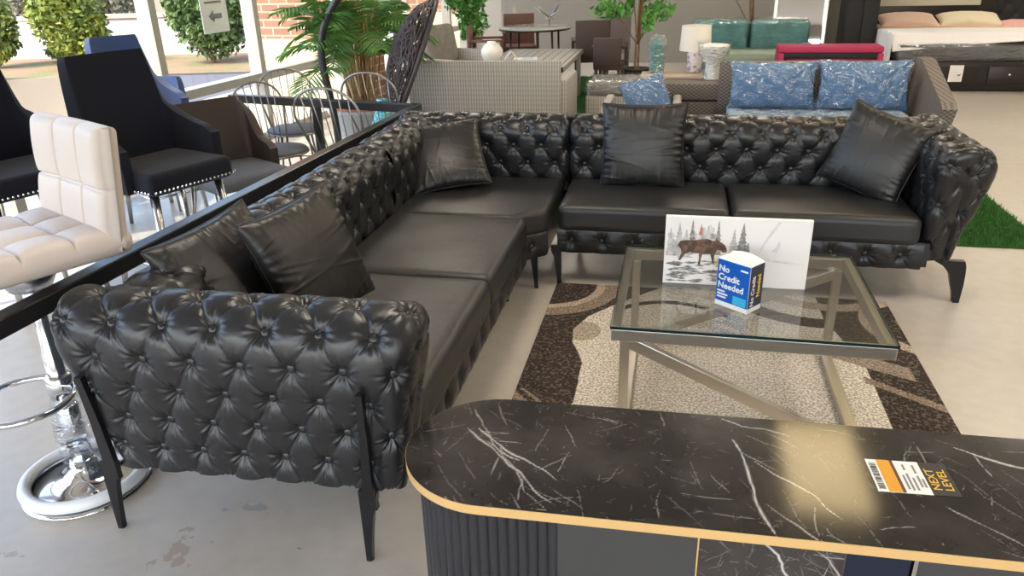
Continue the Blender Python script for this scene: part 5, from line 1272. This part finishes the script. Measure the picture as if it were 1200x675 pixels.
# drapes: left side falls, top lies over the mattress
xs_ = np.where(uu < .35, -.34 - .02 * np.sin(vv * 20), -.34 + (uu - .35) / .65 * 1.7); zs_ = np.where(uu < .35, .045 - (.35 - uu) / .35 * .36, .045)
ys_ = -.62 + vv * .75 + .03 * np.sin(uu * 12)
zs_ = np.where((vv < .22) & (uu >= .35), .045 - (.22 - vv) * .9 * np.clip(1 - (uu - .35) * 1.1, 0.15, 1), zs_)
o = grid_obj('cloth', np.stack([xs_, ys_, zs_ + .006 * np.sin(vv * 25)], -1), M['sheet'], SH); o.modifiers.new('s', 'SOLIDIFY').thickness = .012
pillow('bed_pillow', 'pinkish-beige pillow at the head of the bed, left one', .72, .20, (2.93, 11.55, .69), (R(14), 0, 0), M['pillow_pink'], group='pillows on the storage bed', seed=11, hgt=.42)
pillow('bed_pillow', 'cream-patterned pillow at the head of the bed, right one', .74, .20, (3.68, 11.56, .69), (R(14), 0, R(-4)), M['pillow_yel'], group='pillows on the storage bed', seed=12, hgt=.42)
BH = thing('tufted_headboard', 'black tufted headboard leaning by the back wall at the upper right corner', 'headboard', (5.45, 12.2, 0))
def hbbase(U, V): return np.stack([U, np.full_like(U, .30) + 0 * V, .05 + V], -1)
sH = Surf(hbbase, .2, .13, .02, sign=1); sH.mesh('padded_front', rng_steps(-1.25, 1.25, .02), rng_steps(0, 1.5, .02), M['black_panel'], BH)
part_box(BH, 'headboard_core', (0, .37, .78), (2.54, .10, 1.56), M['black_panel'], .02)
pillow('bed_pillow', 'pink pillow on the storage bed cut by the right picture edge', .50, .16, (4.22, 11.35, .625), (R(8), 0, 0), mat('pink_pillow', (.70, .38, .36), .8), seed=13, hgt=.4)

# ------------------------------------------------------------------ artificial turf mats
M['turf'] = mat('turf_backing', (.012, .07, .008), .9)
M['turf_blade'] = mat('turf_blade', (.025, .12, .012), .6, noise=(20, (.05, .20, .02), .35, .65))
def turf(label, x0, x1, y0, y1, dens, seed, keep=lambda x, y: True):
    t = thing('turf_mat', label, 'rug', (0, 0, 0)); MB().box(((x0 + x1) / 2, (y0 + y1) / 2, .004), (x1 - x0, y1 - y0, .008)).build('backing', M['turf'], t)
    r = np.random.default_rng(seed); n = int((x1 - x0) * (y1 - y0) * dens); V = []; Fc = []
    xs = r.uniform(x0, x1, n); ys = r.uniform(y0, y1, n); an = r.uniform(0, 6.3, n); hh = r.uniform(.015, .035, n); le = r.uniform(-.012, .012, (n, 2))
    for i in range(n):
        if not keep(xs[i], ys[i]): continue
        b = len(V); c, s = math.cos(an[i]) * .0025, math.sin(an[i]) * .0025
        V += [(xs[i] - c, ys[i] - s, .008), (xs[i] + c, ys[i] + s, .008), (xs[i] + le[i][0], ys[i] + le[i][1], .008 + hh[i])]; Fc.append((b, b + 1, b + 2))
    o = link('grass_blades', V, Fc, M['turf_blade'], t, smooth=False); o['kind'] = 'stuff'
turf('green artificial turf mat behind the right arm of the black sofa', -.65, 2.13, 4.58, 7.6, 9000, 1, lambda x, y: x > 1.3 and y < 6.5)
turf('green artificial turf mat between the wicker loveseat and the ottoman', -2.9, -.92, 7.75, 11.2, 3500, 2, lambda x, y: x > -1.6)

# ------------------------------------------------------------------ ceiling lights
M['diffuser'] = mat('fill_diffuser', (.9, .9, .88), .5, emis=((1., .88, .72), 17.0))
first = None; k = 0
spots = [(2.2, 2.6), (-.9, 2.7), (5, 2.6), (.6, -2.4), (4, -2.4), (-2.2, 6.95), (.6, 6.95), (3.3, 6.95), (6, 6.95), (-1.5, 11.5), (1.5, 11.5), (4.6, 11.3), (7.4, 4.6), (7.4, 9.3)]  # unseen panels added to brighten the room, kept out of the tabletop reflections
for (x, y) in spots:
    if first is None:
        first = thing('ceiling_light', 'added unseen ceiling light panel', 'ceiling light', (x, y, H), 0, 'added ceiling light panels')
        fb = MB(); 
        for s in (-1, 1): fb.box((s * .31, 0, -.02), (.03, 1.24, .04)); fb.box((0, s * .605, -.02), (.65, .03, .04))
        fb.build('frame', M['paper'], first); MB().box((0, 0, -.015), (.59, 1.18, .02)).build('diffuser', M['diffuser'], first)
    else: dup(first, (x, y, H), 0, 'added unseen ceiling light panel', 'added ceiling light panels')

dimm = mat('aged_diffuser', (.85, .75, .5), .5, emis=((1., .76, .40), 7.0))
old = thing('ceiling_light', 'single yellowed ceiling light panel mirrored in the marble top', 'ceiling light', (1.30, 5.38, H))
fb.build('frame', M['paper'], old); MB().box((0, 0, -.015), (.59, 1.18, .02)).build('diffuser', dimm, old)

# front glazing (behind the viewer)
for i in range(5):
    x = -4.6 + i * 1.75
    w = thing('window_%d' % (20 + i), '', 'window', (x, YF, 0)); del w['label']; del w['category']; w['kind'] = 'structure'
    f = MB(); f.box((0, 0, HEAD / 2), (.075, .13, HEAD)); f.box((.875, 0, .04), (1.675, .12, .08)); f.box((.875, 0, HEAD - .04), (1.675, .12, .08)); f.build('window_frame', M['alu'], w)
    MB().box((.875, 0, HEAD / 2), (1.68, .008, HEAD - .1)).build('glass_pane', M['glass'], w)

# ------------------------------------------------------------------ light
wd = bpy.data.worlds.new('sky'); sc.world = wd; wd.use_nodes = True; nt = wd.node_tree; bg = nt.nodes['Background']
sk = nt.nodes.new('ShaderNodeTexSky'); sk.sky_type = 'NISHITA'; sk.sun_disc = False; sk.sun_elevation = R(48); sk.sun_rotation = R(200); sk.altitude = 50; sk.air_density = 1.; sk.dust_density = 2.5
nt.links.new(sk.outputs[0], bg.inputs[0]); bg.inputs[1].default_value = .85
su = bpy.data.lights.new('sun', 'SUN'); su.energy = 4.5; su.angle = R(.6); su.color = (1, .93, .82); so = bpy.data.objects.new('sun', su); COL.objects.link(so)
so.rotation_euler = Vector((-.5, -.6, .95)).to_track_quat('Z', 'Y').to_euler()
def portal(loc, d, w, h):
    l = bpy.data.lights.new('window_portal', 'AREA'); l.shape = 'RECTANGLE'; l.size = w; l.size_y = h; l.cycles.is_portal = True
    o = bpy.data.objects.new('window_portal', l); COL.objects.link(o); o.location = loc; o.rotation_euler = Vector(d).to_track_quat('-Z', 'Y').to_euler(); return o
portal(wl(4.4, -.12, HEAD / 2), WN, 17, HEAD); portal((-.3, YF - .1, HEAD / 2), (0, 1, 0), 8.8, HEAD)

# ------------------------------------------------------------------ camera
f_px = 893.4; pitch, yaw, roll = .40903, -.21703, -.02750
cy, sy = math.cos(yaw), math.sin(yaw)
fw_ = Vector((sy * math.cos(pitch), cy * math.cos(pitch), -math.sin(pitch))); r0 = Vector((cy, -sy, 0)); u0 = r0.cross(fw_)
rt = r0 * math.cos(roll) + u0 * math.sin(roll); up = -r0 * math.sin(roll) + u0 * math.cos(roll)
cd = bpy.data.cameras.new('camera'); cd.sensor_width = 36; cd.lens = f_px / 1200 * 36; cd.clip_start = .05; cd.clip_end = 200
cam = bpy.data.objects.new('camera', cd); COL.objects.link(cam)
cam.matrix_world = Matrix(((rt.x, up.x, -fw_.x, 0), (rt.y, up.y, -fw_.y, 0), (rt.z, up.z, -fw_.z, 1.6), (0, 0, 0, 1)))
sc.camera = cam
sc.view_settings.view_transform = 'Standard'; sc.view_settings.look = 'None'; sc.view_settings.gamma = 1; sc.view_settings.exposure = .12
sc.view_settings.use_curve_mapping = False
sc.cycles.use_denoising = True; sc.cycles.max_bounces = 10; sc.cycles.diffuse_bounces = 5; sc.cycles.glossy_bounces = 5; sc.cycles.transparent_max_bounces = 24
sc.cycles.sample_clamp_indirect = 6.; sc.cycles.caustics_reflective = False; sc.cycles.caustics_refractive = False
